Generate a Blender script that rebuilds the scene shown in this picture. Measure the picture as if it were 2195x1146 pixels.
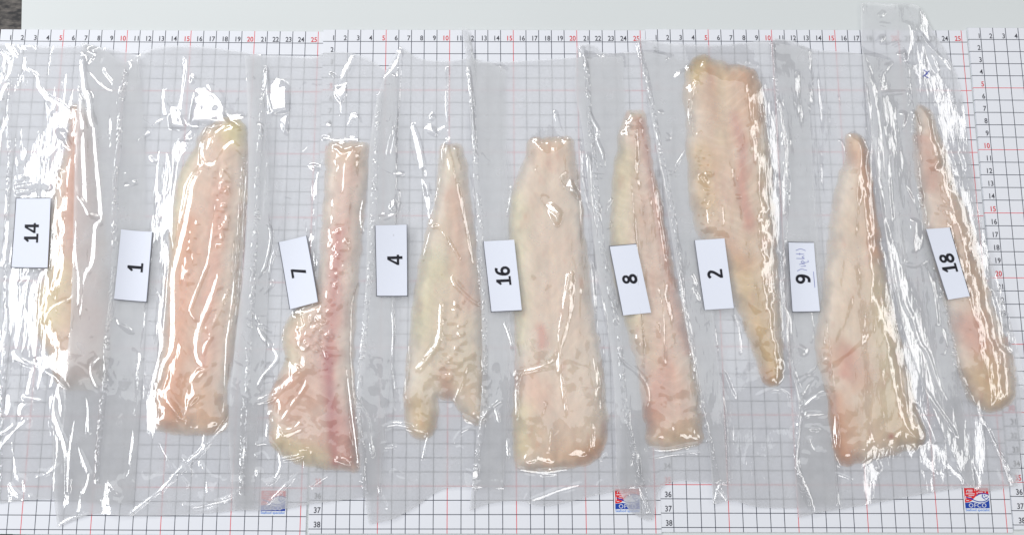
import bpy, math, random
import numpy as np
from mathutils import Matrix

random.seed(7)
RNG = np.random.default_rng(11)
sc = bpy.context.scene
col = sc.collection
for o in list(bpy.data.objects):
    bpy.data.objects.remove(o)

# ------------------------------------------------------------------ camera
PW, PH = 2195.0, 1146.0                 # size of the photograph, used to lay traced outlines on the board plane
F_PX, CAM_H, TILT, ROLL, CX, CY = 1902.007, 0.659143, 0.1643, 0.0243, -77.8717, 18.2436
ct, st, cr, sr = math.cos(TILT), math.sin(TILT), math.cos(ROLL), math.sin(ROLL)
CAM = np.array([0, 0, CAM_H])
V_R = np.array([cr, sr * ct, sr * st]); V_U = np.array([-sr, cr * ct, cr * st]); V_F = np.array([0, st, -ct])
cd = bpy.data.cameras.new('camera'); cam = bpy.data.objects.new('camera', cd); col.objects.link(cam)
cd.sensor_width = 36.0; cd.lens = 36.0 * F_PX / PW
cd.shift_x = -CX / PW; cd.shift_y = CY / PW
cd.clip_start = 0.01; cd.clip_end = 50
cam.matrix_world = Matrix(((V_R[0], V_U[0], -V_F[0], 0), (V_R[1], V_U[1], -V_F[1], 0), (V_R[2], V_U[2], -V_F[2], CAM_H), (0, 0, 0, 1)))
sc.camera = cam

# ------------------------------------------------------------------ light
w = bpy.data.worlds.new('World'); sc.world = w; w.use_nodes = True
bg = w.node_tree.nodes['Background']; bg.inputs[0].default_value = (0.90, 0.95, 1.0, 1); bg.inputs[1].default_value = 0.12
LAMPS = [  # fluorescent ceiling fixtures: location, size x, size y, watts, colour
    ((-1.05, 1.95, 1.90), 2.00, 0.42, 29.0, (1.0, 0.99, 0.97)),
    ((-1.98, 0.30, 1.62), 0.52, 2.20, 37.0, (0.97, 0.99, 1.0)),
    ((1.80, 0.30, 1.65), 0.30, 2.20, 11.0, (1.0, 0.99, 0.97)),
    ((0.30, -1.50, 1.80), 2.40, 0.34, 13.0, (1.0, 0.99, 0.97)),
]
SHEEN_FILL = [((-0.15, 0.80, 2.3), 3.6, 1.7, 18.0, (0.93, 0.97, 1.0))]   # added broad fill like ceiling bounce, gives the film its milky sheen
for loc, sx, sy, wt, c in LAMPS + SHEEN_FILL:
    ld = bpy.data.lights.new('ceiling_lamp_or_fill', 'AREA'); lo = bpy.data.objects.new('ceiling_lamp_or_fill', ld); col.objects.link(lo)
    ld.shape = 'RECTANGLE'; ld.size = sx; ld.size_y = sy; ld.energy = wt; ld.color = c
    lo.location = loc
    lo.rotation_euler = (-math.atan2(loc[1] - 0.1, loc[2]) * (abs(sx) > abs(sy)), math.atan2(loc[0], loc[2]) * (abs(sy) > abs(sx)), 0)
sc.view_settings.view_transform = 'Standard'; sc.view_settings.look = 'None'
sc.view_settings.exposure = -0.05; sc.view_settings.gamma = 1.0; sc.view_settings.use_curve_mapping = False
cy = sc.cycles
cy.use_denoising = True
cy.transparent_max_bounces = 40; cy.max_bounces = 10; cy.diffuse_bounces = 6; cy.glossy_bounces = 3; cy.transmission_bounces = 6
cy.caustics_reflective = False; cy.caustics_refractive = False; cy.sample_clamp_indirect = 4.0

# ------------------------------------------------------------------ helpers
def at(px, py, z=0.0):
    """photo position -> world x, y on the horizontal plane at height z"""
    px = np.asarray(px, float); py = np.asarray(py, float)
    a = (px - PW / 2 - CX) / F_PX; b = -(py - PH / 2 - CY) / F_PX
    dx = V_R[0] * a + V_U[0] * b + V_F[0]; dy = V_R[1] * a + V_U[1] * b + V_F[1]; dz = V_R[2] * a + V_U[2] * b + V_F[2]
    t = (z - CAM_H) / dz
    return dx * t, dy * t

def tag(o, label=None, cat=None, group=None, kind=None):
    if label: o['label'] = label
    if cat: o['category'] = cat
    if group: o['group'] = group
    if kind: o['kind'] = kind
    return o

def empty(name, loc=(0, 0, 0), rz=0.0):
    o = bpy.data.objects.new(name, None); o.empty_display_size = 0.02
    o.location = loc; o.rotation_euler = (0, 0, rz); col.objects.link(o)
    return o

def mesh_np(name, co, faces, mats, parent=None, smooth=True, mat_idx=None, attr=None, origin=None):
    """co Nx3, faces list of arrays (all quads / tris) or python lists"""
    me = bpy.data.meshes.new(name)
    co = np.asarray(co, np.float32)
    if origin is not None: co = co - np.asarray(origin, np.float32)
    if isinstance(faces, np.ndarray):
        n, k = faces.shape
        me.vertices.add(len(co)); me.vertices.foreach_set('co', co.ravel())
        me.loops.add(n * k); me.loops.foreach_set('vertex_index', faces.astype(np.int32).ravel())
        me.polygons.add(n); me.polygons.foreach_set('loop_start', np.arange(0, n * k, k, dtype=np.int32))
        me.polygons.foreach_set('loop_total', np.full(n, k, np.int32))
        me.update(calc_edges=True); me.validate()
    else:
        me.from_pydata([tuple(map(float, c)) for c in co], [], [tuple(map(int, f)) for f in faces]); me.update()
    me.polygons.foreach_set('use_smooth', np.full(len(me.polygons), smooth, bool))
    for m in (mats if isinstance(mats, (list, tuple)) else [mats]): me.materials.append(m)
    if mat_idx is not None: me.polygons.foreach_set('material_index', np.asarray(mat_idx, np.int32))
    if attr is not None:
        a = me.color_attributes.new('flesh', 'FLOAT_COLOR', 'POINT')
        a.data.foreach_set('color', (attr if attr.shape[1] == 4 else np.c_[attr, np.ones(len(attr))]).astype(np.float32).ravel())
    o = bpy.data.objects.new(name, me); col.objects.link(o)
    if parent: o.parent = parent
    elif origin is not None: o.location = origin
    return o

def s2l(r, g, b):
    f = lambda c: (c / 255 / 12.92) if c / 255 <= 0.04045 else ((c / 255 + 0.055) / 1.055) ** 2.4
    return (f(r), f(g), f(b))

def catmull(pts, n=6, closed=False):
    p = np.asarray(pts, float); m = len(p); out = []
    rng = range(m) if closed else range(m - 1)
    for i in rng:
        if closed: a, b, c, d = p[(i - 1) % m], p[i], p[(i + 1) % m], p[(i + 2) % m]
        else: a, b, c, d = p[max(i - 1, 0)], p[i], p[i + 1], p[min(i + 2, m - 1)]
        for k in range(n):
            t = k / n
            out.append(0.5 * ((2 * b) + (c - a) * t + (2 * a - 5 * b + 4 * c - d) * t * t + (3 * b - a - 3 * c + d) * t ** 3))
    if not closed: out.append(p[-1])
    return np.array(out)

def noise(x, y, seed=0):
    """smooth value noise in about -1..1"""
    def h(i, j):
        n = (i.astype(np.int64) * 374761393 + j.astype(np.int64) * 668265263 + seed * 974634599) & 0xffffffff
        n = ((n ^ (n >> 13)) * 1274126177) & 0xffffffff
        return ((n ^ (n >> 16)) & 0xffff) / 32767.5 - 1
    xi = np.floor(x); yi = np.floor(y); fx = x - xi; fy = y - yi
    fx = fx * fx * fx * (fx * (6 * fx - 15) + 10); fy = fy * fy * fy * (fy * (6 * fy - 15) + 10)
    return (h(xi, yi) * (1 - fx) + h(xi + 1, yi) * fx) * (1 - fy) + (h(xi, yi + 1) * (1 - fx) + h(xi + 1, yi + 1) * fx) * fy

def fbm(x, y, seed=0, o=3):
    return sum(noise(x * 2 ** k, y * 2 ** k, seed + k) / 2 ** k for k in range(o))

def box1(a, r, ax):
    if r < 1: return a
    p = np.pad(a, [(r + 1, r) if i == ax else (0, 0) for i in range(2)], mode='edge')
    c = np.cumsum(p, axis=ax); n = a.shape[ax]
    s = lambda k: np.take(c, np.arange(k, k + n), axis=ax)
    return (s(2 * r + 1) - s(0)) / (2 * r + 1)

def blur(a, r, ry=None):
    ry = r if ry is None else ry
    for _ in range(2): a = box1(box1(a, r, 1), ry, 0)
    return a

def dilate(a, r):
    out = a.copy()
    for ax in (0, 1):
        b = out.copy()
        for k in range(1, r + 1):
            b = np.maximum(b, np.maximum(np.roll(out, k, ax), np.roll(out, -k, ax)))
        out = b
    return out

def seg_dist(X, Y, poly, closed=False):
    """distance to polyline and running parameter 0..1"""
    p = np.asarray(poly, float); m = len(p)
    L = [0]
    best = np.full(X.shape, 1e9); par = np.zeros(X.shape)
    n = m if closed else m - 1
    ln = [np.hypot(*(p[(i + 1) % m] - p[i])) for i in range(n)]; tot = sum(ln) + 1e-12; acc = 0
    for i in range(n):
        a = p[i]; b = p[(i + 1) % m]; d = b - a; l2 = d @ d + 1e-15
        t = np.clip(((X - a[0]) * d[0] + (Y - a[1]) * d[1]) / l2, 0, 1)
        q = (X - a[0] - t * d[0]) ** 2 + (Y - a[1] - t * d[1]) ** 2
        mk = q < best
        best = np.where(mk, q, best); par = np.where(mk, (acc + t * ln[i]) / tot, par); acc += ln[i]
    return np.sqrt(best), par

def inside(X, Y, poly):
    p = np.asarray(poly, float); r = np.zeros(X.shape, bool); j = len(p) - 1
    for i in range(len(p)):
        if p[i, 1] != p[j, 1]:
            c = ((p[i, 1] > Y) != (p[j, 1] > Y)) & (X < (p[j, 0] - p[i, 0]) * (Y - p[i, 1]) / (p[j, 1] - p[i, 1]) + p[i, 0])
            r ^= c
        j = i
    return r

# ------------------------------------------------------------------ materials
def new_mat(name):
    m = bpy.data.materials.new(name); m.use_nodes = True; nt = m.node_tree
    return m, nt, nt.nodes['Principled BSDF'], nt.nodes['Material Output']

def plain(name, rgb, rough=0.5, spec=0.3, var=0.0, scale=60):
    m, nt, p, out = new_mat(name)
    p.inputs['Roughness'].default_value = rough; p.inputs['Specular IOR Level'].default_value = spec
    if var:
        tc = nt.nodes.new('ShaderNodeTexCoord'); n = nt.nodes.new('ShaderNodeTexNoise'); n.inputs['Scale'].default_value = scale
        n.inputs['Detail'].default_value = 4
        r = nt.nodes.new('ShaderNodeMapRange'); r.inputs[3].default_value = 1 - var; r.inputs[4].default_value = 1 + var
        mx = nt.nodes.new('ShaderNodeVectorMath'); mx.operation = 'SCALE'; mx.inputs[0].default_value = rgb
        nt.links.new(tc.outputs['Object'], n.inputs['Vector']); nt.links.new(n.outputs['Fac'], r.inputs[0])
        nt.links.new(r.outputs[0], mx.inputs['Scale']); nt.links.new(mx.outputs[0], p.inputs['Base Color'])
    else: p.inputs['Base Color'].default_value = (*rgb, 1)
    return m

M_SHEET = plain('white_laminate', (0.64, 0.665, 0.67), 0.35, 0.3, 0.03, 6)
M_BLACK = plain('black_print', (0.018, 0.018, 0.025), 0.6, 0.2)
M_GREYINK = plain('grid_number_ink', (0.07, 0.07, 0.085), 0.6, 0.2)
M_REDINK = plain('red_print', (0.68, 0.05, 0.06), 0.6, 0.2)
M_BLUE = plain('logo_blue', (0.012, 0.055, 0.36), 0.5, 0.2)
M_LRED = plain('logo_red', (0.66, 0.025, 0.03), 0.5, 0.2)
M_LWHITE = plain('logo_white', (0.75, 0.77, 0.82), 0.5, 0.2)
M_LTEXT = plain('logo_lettering', (0.05, 0.22, 0.68), 0.5, 0.2)
M_PEN = plain('blue_ballpoint', (0.10, 0.12, 0.42), 0.5, 0.2)
M_PAPER = plain('tag_paper', (0.74, 0.765, 0.86), 0.6, 0.2, 0.012, 300)

# dark speckled table under the white sheet
m, nt, p, out = new_mat('dark_speckled_table'); M_TABLE = m
tc = nt.nodes.new('ShaderNodeTexCoord'); n1 = nt.nodes.new('ShaderNodeTexNoise'); n1.inputs['Scale'].default_value = 260; n1.inputs['Detail'].default_value = 5
mp = nt.nodes.new('ShaderNodeMapping'); mp.inputs['Scale'].default_value = (0.6, 1.3, 1)
cr_ = nt.nodes.new('ShaderNodeValToRGB'); cr_.color_ramp.elements[0].position = 0.38; cr_.color_ramp.elements[0].color = (0.018, 0.017, 0.019, 1)
cr_.color_ramp.elements[1].position = 0.68; cr_.color_ramp.elements[1].color = (0.13, 0.115, 0.105, 1)
nt.links.new(tc.outputs['Object'], mp.inputs[0]); nt.links.new(mp.outputs[0], n1.inputs['Vector']); nt.links.new(n1.outputs['Fac'], cr_.inputs[0])
nt.links.new(cr_.outputs[0], p.inputs['Base Color']); p.inputs['Roughness'].default_value = 0.7

def grid_material():
    m, nt, p, out = new_mat('printed_centimetre_grid'); N = nt.nodes.new; L = nt.links.new
    tc = N('ShaderNodeTexCoord'); sp = N('ShaderNodeSeparateXYZ'); L(tc.outputs['Object'], sp.inputs[0])
    def mth(op, a, b=None, c=None):
        n = N('ShaderNodeMath'); n.operation = op
        for i, v in enumerate((a, b, c)):
            if v is None: continue
            if isinstance(v, (int, float)): n.inputs[i].default_value = v
            else: L(v, n.inputs[i])
        return n.outputs[0]
    def axis(src, sign, hi):
        u = mth('MULTIPLY', src, 100.0 * sign)
        k = mth('ROUND', u); d = mth('ABSOLUTE', mth('SUBTRACT', u, k))
        ok = mth('MULTIPLY', mth('GREATER_THAN', k, 0.5), mth('LESS_THAN', k, hi + 0.5))
        m5 = mth('LESS_THAN', mth('ABSOLUTE', mth('SUBTRACT', mth('DIVIDE', k, 5.0), mth('ROUND', mth('DIVIDE', k, 5.0)))), 0.05)
        red = mth('MULTIPLY', mth('MULTIPLY', mth('LESS_THAN', d, 0.028), ok), m5)
        blk = mth('MULTIPLY', mth('MULTIPLY', mth('LESS_THAN', d, 0.028), ok), mth('SUBTRACT', 1.0, m5))
        return red, blk
    rx, bx_ = axis(sp.outputs[0], 1, 25); ry, by_ = axis(sp.outputs[1], -1, 38)
    red = mth('MAXIMUM', rx, ry); blk = mth('MAXIMUM', bx_, by_)
    def mix(f, a, b):
        n = N('ShaderNodeMix'); n.data_type = 'RGBA'; L(f, n.inputs[0])
        for i, v in ((6, a), (7, b)):
            if isinstance(v, tuple): n.inputs[i].default_value = (*v, 1)
            else: L(v, n.inputs[i])
        return n.outputs[2]
    nz = N('ShaderNodeTexNoise'); nz.inputs['Scale'].default_value = 14; L(tc.outputs['Object'], nz.inputs['Vector'])
    base = mix(nz.outputs['Fac'], (0.725, 0.735, 0.79), (0.76, 0.77, 0.82))
    c = mix(red, base, (0.70, 0.10, 0.12)); c = mix(blk, c, (0.06, 0.065, 0.09))
    L(c, p.inputs['Base Color']); p.inputs['Roughness'].default_value = 0.38; p.inputs['Specular IOR Level'].default_value = 0.3
    return m
M_GRID = grid_material()

def film_material(name, haze, tint=(0.955, 0.957, 0.975), rough=0.05, gain=3.1, bump=0.22):
    m, nt, p, out = new_mat(name); N = nt.nodes.new; L = nt.links.new
    nt.nodes.remove(p)
    tr = N('ShaderNodeBsdfTransparent'); tr.inputs[0].default_value = (0.995, 0.995, 0.997, 1)
    df = N('ShaderNodeBsdfDiffuse'); df.inputs[0].default_value = (*tint, 1)
    tl = N('ShaderNodeBsdfTranslucent'); tl.inputs[0].default_value = (*tint, 1)
    dm = N('ShaderNodeMixShader'); dm.inputs[0].default_value = 0.35; L(df.outputs[0], dm.inputs[1]); L(tl.outputs[0], dm.inputs[2])
    tc = N('ShaderNodeTexCoord'); nz = N('ShaderNodeTexNoise'); nz.inputs['Scale'].default_value = 55; nz.inputs['Detail'].default_value = 3
    L(tc.outputs['Object'], nz.inputs['Vector'])
    hz = N('ShaderNodeMapRange'); hz.inputs[1].default_value = 0.25; hz.inputs[2].default_value = 0.75
    hz.inputs[3].default_value = haze * 0.75; hz.inputs[4].default_value = haze * 1.25; L(nz.outputs['Fac'], hz.inputs[0])
    a = N('ShaderNodeMixShader'); L(hz.outputs[0], a.inputs[0]); L(tr.outputs[0], a.inputs[1]); L(dm.outputs[0], a.inputs[2])
    gl = N('ShaderNodeBsdfGlossy'); gl.inputs['Roughness'].default_value = rough
    lw = N('ShaderNodeLayerWeight'); lw.inputs[0].default_value = 0.5      # same reflectance from both sides of the thin film
    p5 = N('ShaderNodeMath'); p5.operation = 'POWER'; p5.inputs[1].default_value = 5.0; L(lw.outputs['Facing'], p5.inputs[0])
    fr = N('ShaderNodeMath'); fr.operation = 'MULTIPLY_ADD'; fr.inputs[1].default_value = 0.96; fr.inputs[2].default_value = 0.04; L(p5.outputs[0], fr.inputs[0])
    n2 = N('ShaderNodeTexNoise'); n2.inputs['Scale'].default_value = 420; n2.inputs['Detail'].default_value = 2; m2 = N('ShaderNodeMapping'); m2.inputs['Scale'].default_value = (1.0, 0.22, 1.0); m2.inputs['Rotation'].default_value = (0, 0, 0.12); L(tc.outputs['Object'], m2.inputs[0]); L(m2.outputs[0], n2.inputs['Vector'])
    bp = N('ShaderNodeBump'); bp.inputs['Strength'].default_value = bump; bp.inputs['Distance'].default_value = 0.0006
    L(n2.outputs['Fac'], bp.inputs['Height']); L(bp.outputs[0], gl.inputs['Normal'])
    mu = N('ShaderNodeMath'); mu.operation = 'MULTIPLY'; mu.inputs[1].default_value = gain; mu.use_clamp = True; L(fr.outputs[0], mu.inputs[0])
    mn = N('ShaderNodeMath'); mn.operation = 'MINIMUM'; mn.inputs[1].default_value = 0.6; L(mu.outputs[0], mn.inputs[0])
    b = N('ShaderNodeMixShader'); L(mn.outputs[0], b.inputs[0]); L(a.outputs[0], b.inputs[1]); L(gl.outputs[0], b.inputs[2])
    L(b.outputs[0], out.inputs[0])
    return m
M_FILM = film_material('clear_film', 0.25)
M_FILM_BACK = film_material('clear_film_back', 0.46, gain=0.5)
M_SEAL = film_material('embossed_seal_film', 0.12, rough=0.05, gain=2.4)

def flesh_material():
    m, nt, p, out = new_mat('fish_flesh'); N = nt.nodes.new; L = nt.links.new
    at_ = N('ShaderNodeAttribute'); at_.attribute_name = 'flesh'
    tc = N('ShaderNodeTexCoord'); nz = N('ShaderNodeTexNoise'); nz.inputs['Scale'].default_value = 170; nz.inputs['Detail'].default_value = 5
    mp = N('ShaderNodeMapping'); mp.inputs['Scale'].default_value = (1.0, 0.55, 1); L(tc.outputs['Object'], mp.inputs[0]); L(mp.outputs[0], nz.inputs['Vector'])
    r = N('ShaderNodeMapRange'); r.inputs[3].default_value = 0.86; r.inputs[4].default_value = 1.14; L(nz.outputs['Fac'], r.inputs[0])
    mx = N('ShaderNodeVectorMath'); mx.operation = 'SCALE'; L(at_.outputs['Color'], mx.inputs[0]); L(r.outputs[0], mx.inputs['Scale'])
    L(mx.outputs[0], p.inputs['Base Color'])
    p.inputs['Roughness'].default_value = 0.42; p.inputs['Specular IOR Level'].default_value = 0.35
    p.inputs['Subsurface Weight'].default_value = 0.25; p.inputs['Subsurface Radius'].default_value = (0.004, 0.002, 0.0012); p.inputs['Subsurface Scale'].default_value = 1.0
    bp = N('ShaderNodeBump'); bp.inputs['Strength'].default_value = 0.35; bp.inputs['Distance'].default_value = 0.0008
    L(nz.outputs['Fac'], bp.inputs['Height']); L(bp.outputs[0], p.inputs['Normal']); L(at_.outputs['Alpha'], p.inputs['Alpha'])
    return m
M_FLESH = flesh_material()

# ------------------------------------------------------------------ printed lettering
_tc = {}
def text_geo(s, size=1.0, bold=0.0, spacing=1.0):
    k = (s, bold, spacing)
    if k not in _tc:
        cu = bpy.data.curves.new('t', 'FONT'); cu.body = s; cu.size = 1.0; cu.offset = bold; cu.space_character = spacing; cu.resolution_u = 3
        o = bpy.data.objects.new('t', cu); col.objects.link(o)
        dg = bpy.context.evaluated_depsgraph_get(); dg.update()
        me = bpy.data.meshes.new_from_object(o.evaluated_get(dg))
        v = np.array([x.co[:] for x in me.vertices]).reshape(-1, 3)[:, :2]; f = [list(q.vertices) for q in me.polygons]
        bpy.data.objects.remove(o); bpy.data.curves.remove(cu); bpy.data.meshes.remove(me)
        _tc[k] = (v, f)
    v, f = _tc[k]
    return v * size, f

def split(v, f):
    V = [tuple(p) for p in v]; mid = {}; F = []
    def m(a, b):
        k = (min(a, b), max(a, b))
        if k not in mid: mid[k] = len(V); V.append(((V[a][0] + V[b][0]) / 2, (V[a][1] + V[b][1]) / 2))
        return mid[k]
    for q in f:
        for i in range(1, len(q) - 1):
            a, b, c = q[0], q[i], q[i + 1]; x, y, z = m(a, b), m(b, c), m(c, a)
            F += [[a, x, z], [x, b, y], [z, y, c], [x, y, z]]
    return np.array(V), F

def big_number(t):
    fl = Flat(); x0 = 0.0; W = 0.185
    ring = lambda cx, cy, rx, ry: [(cx + rx * math.cos(a), cy + ry * math.sin(a)) for a in np.linspace(0, 2 * math.pi, 25)]
    off = lambda L_: [(x + x0, y) for x, y in L_]
    for ch in t:
        if ch == '1':
            fl.poly(off([(.27, .12), (.46, .12), (.46, 1.), (.27, 1.)]))
            fl.poly(off([(.05, 0), (.66, 0), (.66, .14), (.05, .14)])); fl.poly(off([(.08, .74), (.15, .64), (.30, .74), (.30, 1.)]))
        if ch == '4':
            fl.poly(off([(.40, 0), (.585, 0), (.585, 1.), (.40, 1.)])); fl.poly(off([(0, .22), (.69, .22), (.69, .37), (0, .37)])); fl.poly(off([(.0, .34), (.17, .34), (.50, 1.), (.37, 1.)]))
        if ch == '7':
            fl.poly(off([(.03, .85), (.64, .85), (.64, 1.), (.03, 1.)])); fl.poly(off([(.15, 0), (.36, 0), (.64, .88), (.46, .88)]))
        if ch == '8':
            fl.stroke(off(ring(.33, .735, .205, .175)), W * .9, 0, 0, 1); fl.stroke(off(ring(.33, .275, .24, .19)), W, 0, 0, 1)
        if ch == '2':
            fl.stroke(off([(.08, .82), (.2, .91), (.35, .915), (.48, .82), (.48, .66), (.38, .47), (.22, .26), (.1, .08)]), W); fl.poly(off([(.04, 0), (.64, 0), (.64, .15), (.04, .15)]))
        if ch == '9':
            fl.stroke(off(ring(.32, .67, .23, .24)), W, 0, 0, 1); fl.stroke(off([(.55, .7), (.55, .45), (.45, .17), (.28, .075), (.1, .1)]), W)
        if ch == '6':
            fl.stroke(off(ring(.34, .32, .23, .235)), W, 0, 0, 1); fl.stroke(off([(.11, .3), (.12, .58), (.24, .85), (.42, .925), (.56, .9)]), W)
        x0 += 0.70
    return np.concatenate(fl.v)[:, :2], fl.f

class Flat:
    """collects flat printed shapes (2D) with material slots"""
    def __init__(s): s.v = []; s.f = []; s.m = []; s.n = 0
    def add(s, v, f, m=0, z=0.0):
        v = np.asarray(v, float); v = np.c_[v[:, :2], np.full(len(v), z)]
        s.v.append(v); s.f += [[i + s.n for i in q] for q in f]; s.m += [m] * len(f); s.n += len(v)
    def poly(s, pts, m=0, z=0.0): s.add(pts, [list(range(len(pts)))], m, z)
    def stroke(s, pts, wd, m=0, z=0.0, n=4):
        p = catmull(pts, n) if n > 1 else np.asarray(pts, float); d = np.gradient(p, axis=0); d /= np.linalg.norm(d, axis=1)[:, None] + 1e-12
        nn = np.c_[-d[:, 1], d[:, 0]] * wd / 2
        k = len(p); s.add(np.r_[p + nn, p - nn], [[i, i + k, i + k + 1, i + 1] for i in range(k - 1)], m, z)
    def build(s, name, mats, parent, xf=None, smooth=False):
        v = np.concatenate(s.v)
        if xf is not None: v = xf(v)
        return mesh_np(name, v, s.f, mats, parent, smooth, s.m)

# ------------------------------------------------------------------ setting: table and white sheet
tb = mesh_np('table', [(-1.2, -0.8, -0.002), (1.2, -0.8, -0.002), (1.2, 1.0, -0.002), (-1.2, 1.0, -0.002)], [[0, 1, 2, 3]], M_TABLE, smooth=False); tag(tb, kind='structure')
def slab(name, pts, z0, z1, mats, parent=None, bev=0.0):
    n = len(pts); v = [(x, y, z0) for x, y in pts] + [(x, y, z1) for x, y in pts]
    f = [list(range(n, 2 * n)), list(range(n))[::-1]] + [[i, (i + 1) % n, n + (i + 1) % n, n + i] for i in range(n)]
    return mesh_np(name, v, f, mats, parent, False)
a = np.array(at(47, 0)); b = np.array(at(46, 57)); d = (b - a) / np.linalg.norm(b - a)
c0 = np.array(at(0, 1143.5)); c1 = np.array(at(150, 1147.5)); e = (c1 - c0) / np.linalg.norm(c1 - c0)
tt = np.linalg.solve(np.c_[d, -e], c0 - a); corner = a + d * tt[0]
sheet = [tuple(corner), tuple(corner + e * 1.25), tuple(corner + e * 1.25 - d * 0.75), tuple(corner - d * 0.75)]
o = slab('white_sheet', sheet, -0.0015, 0.0, M_SHEET); tag(o, kind='structure')

# ------------------------------------------------------------------ measuring boards
BOARDS = [((-0.378385, 0.296444), 0.0181, 0.0010), ((-0.125083, 0.302485), 0.0236, 0.0013), ((0.128536, 0.309508), 0.0218, 0.0010), ((0.38339, 0.31727), 0.0203, 0.0013)]
BL = ['white centimetre grid board lying furthest left, under the bags tagged 14 and 1',
      'white centimetre grid board second from left, under the bags tagged 4 and 16',
      'white centimetre grid board third from left, with clearly visible fish logo at its corner',
      'white centimetre grid board cut off by the right edge, row numbers down its side']
def logo(parent, zt):
    cm = 0.01
    def lx(v):  # logo units: x right, y down from the cell corner col 22 row 35, in cm
        v = v.copy(); v[:, 0] = (22 + v[:, 0]) * cm; v[:, 1] = -(35 + v[:, 1]) * cm; v[:, 2] = zt + v[:, 2]; return v
    root = Flat(); root.poly([(0.05, 0.06), (0.05, 1.94), (1.95, 1.94), (1.95, 0.06)], 0, 0.00008)
    lg = root.build('logo', [M_LWHITE], parent, lx)
    X0, Y0 = 0.12, 0.2
    q = lambda L_: [(X0 + x, Y0 + y) for x, y in L_]
    back = [(0.0, 1.02), (0.3, 0.98), (0.48, 0.9), (0.62, 0.77), (0.85, 0.56), (1.05, 0.44), (1.25, 0.39), (1.5, 0.39), (1.7, 0.46), (1.76, 0.5)]
    r = Flat(); bk = catmull(back, 3)
    for i in range(len(bk) - 1):
        r.poly(q([(bk[i][0], 0), (bk[i + 1][0], 0), tuple(bk[i + 1]), tuple(bk[i])]), 0, 0.00014)
    r.build('red_field', [M_LRED], lg, lx)
    bar = Flat()
    for x0, y0, x1, y1 in [(0.15, .12, .62, .17), (0.15, .12, .20, .3), (.28, .24, .6, .29), (.75, .05, .80, .2), (.9, .05, .95, .2), (0.1, .38, .75, .43), (.3, .5, .7, .54), (0.05, .55, .1, .8), (.18, .62, .5, .66), (1.1, .12, 1.55, .17), (1.5, .12, 1.55, .34), (1.0, .26, 1.35, .31), (.9, .3, .95, .42), (.1, .86, .3, .9)]:
        bar.poly(q([(x0, y0), (x1, y0), (x1, y1), (x0, y1)]), 0, 0.0002)
    bar.build('red_field_strokes', [M_LWHITE], lg, lx)
    bl = Flat()
    belly = catmull([(0.1, 0.62), (0.35, 0.72), (0.62, 0.84), (0.95, 0.95), (1.3, 0.96), (1.6, 0.86), (1.76, 0.7)], 3)
    low = catmull([(0.0, 1.04), (0.4, 1.0), (0.55, 0.98), (0.95, 1.06), (1.3, 1.05), (1.6, 0.95), (1.76, 0.82)], 3)
    for i in range(len(low) - 1):
        bl.poly(q([tuple(low[i]), tuple(low[i + 1]), (low[i + 1][0], 1.42), (low[i][0], 1.42)]), 0, 0.00014)
    bl.stroke(q([tuple(p_) for p_ in belly]), 0.06, 0, 0.0002, 1)
    bl.stroke(q([tuple(p_) for p_ in bk[12:]]), 0.06, 0, 0.00022, 1)
    bl.stroke(q([(0.1, 0.62), (0.25, 0.7), (0.45, 0.72), (0.62, 0.8)]), 0.05, 0, 0.00022)
    bl.stroke(q([(1.32, 0.45), (1.28, 0.6), (1.4, 0.74), (1.5, 0.78)]), 0.06, 0, 0.00022)
    bl.stroke(q([(1.45, 0.62), (1.55, 0.66), (1.68, 0.6)]), 0.05, 0, 0.00022); bl.poly(q([(1.42, .47), (1.5, .47), (1.5, .54), (1.42, .54)]), 0, 0.00022)
    bl.build('blue_field_and_fish', [M_BLUE], lg, lx)
    t = Flat(); v, f = text_geo('OFCO', 0.42, 0.0, 1.12); v = v * (1.28 / max(v[:, 0].max(), 1e-6), 1.0); t.add(np.c_[X0 + 0.24 + v[:, 0], Y0 + 1.36 - v[:, 1]], f, 0, 0.0002)
    t.build('lettering', [M_LWHITE], lg, lx)
    t = Flat(); v, f = text_geo('Seafood specialist', 0.25, 0.012); v = v * (1.74 / max(v[:, 0].max(), 1e-6), 1.0); t.add(np.c_[X0 + v[:, 0], Y0 + 1.62 - v[:, 1]], f, 0, 0.00014)
    t.build('motto_lettering', [M_LTEXT], lg, lx)

for bi, ((bx, by), th, zt) in enumerate(BOARDS):
    r = empty('measuring_board', (bx, by, 0), th)
    tag(r, BL[bi], 'measuring board', 'centimetre grid boards laid side by side')
    pts = [(0.0006, -0.3832), (0.2535, -0.3832), (0.2540, -0.3828), (0.2540, -0.0003), (0.0006, -0.0003)]
    slab('panel', pts, 0.0, zt, M_GRID, r)
    def num(L_, name):
        fl = Flat()
        for s_, x, y, red in L_:
            v, f = text_geo(s_, 0.57, 0.014); v = v * (0.88, 1.0)
            x0 = v[:, 0].max(); fl.add(np.c_[x - x0 + v[:, 0], y + v[:, 1]], f, 1 if red else 0)
        def xf(v): v = v.copy(); v[:, :2] *= 0.01; v[:, 2] = zt + 0.00012; return v
        fl.build(name, [M_GREYINK, M_REDINK], r, xf)
    num([(str(k), k - 0.09, -0.90, k % 5 == 0) for k in range(1, 26)], 'column_numbers')
    num([(str(k), 0.9, -k + 0.12, k % 5 == 0) for k in range(2, 39)], 'row_numbers')
    logo(r, zt)

# ------------------------------------------------------------------ height raster of everything lying on the boards
RES = 0.0005; X0, X1, Y0, Y1 = -0.50, 0.50, -0.14, 0.36
NX = int((X1 - X0) / RES); NY = int((Y1 - Y0) / RES)
G = np.full((NY, NX), 0.0016)

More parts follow.
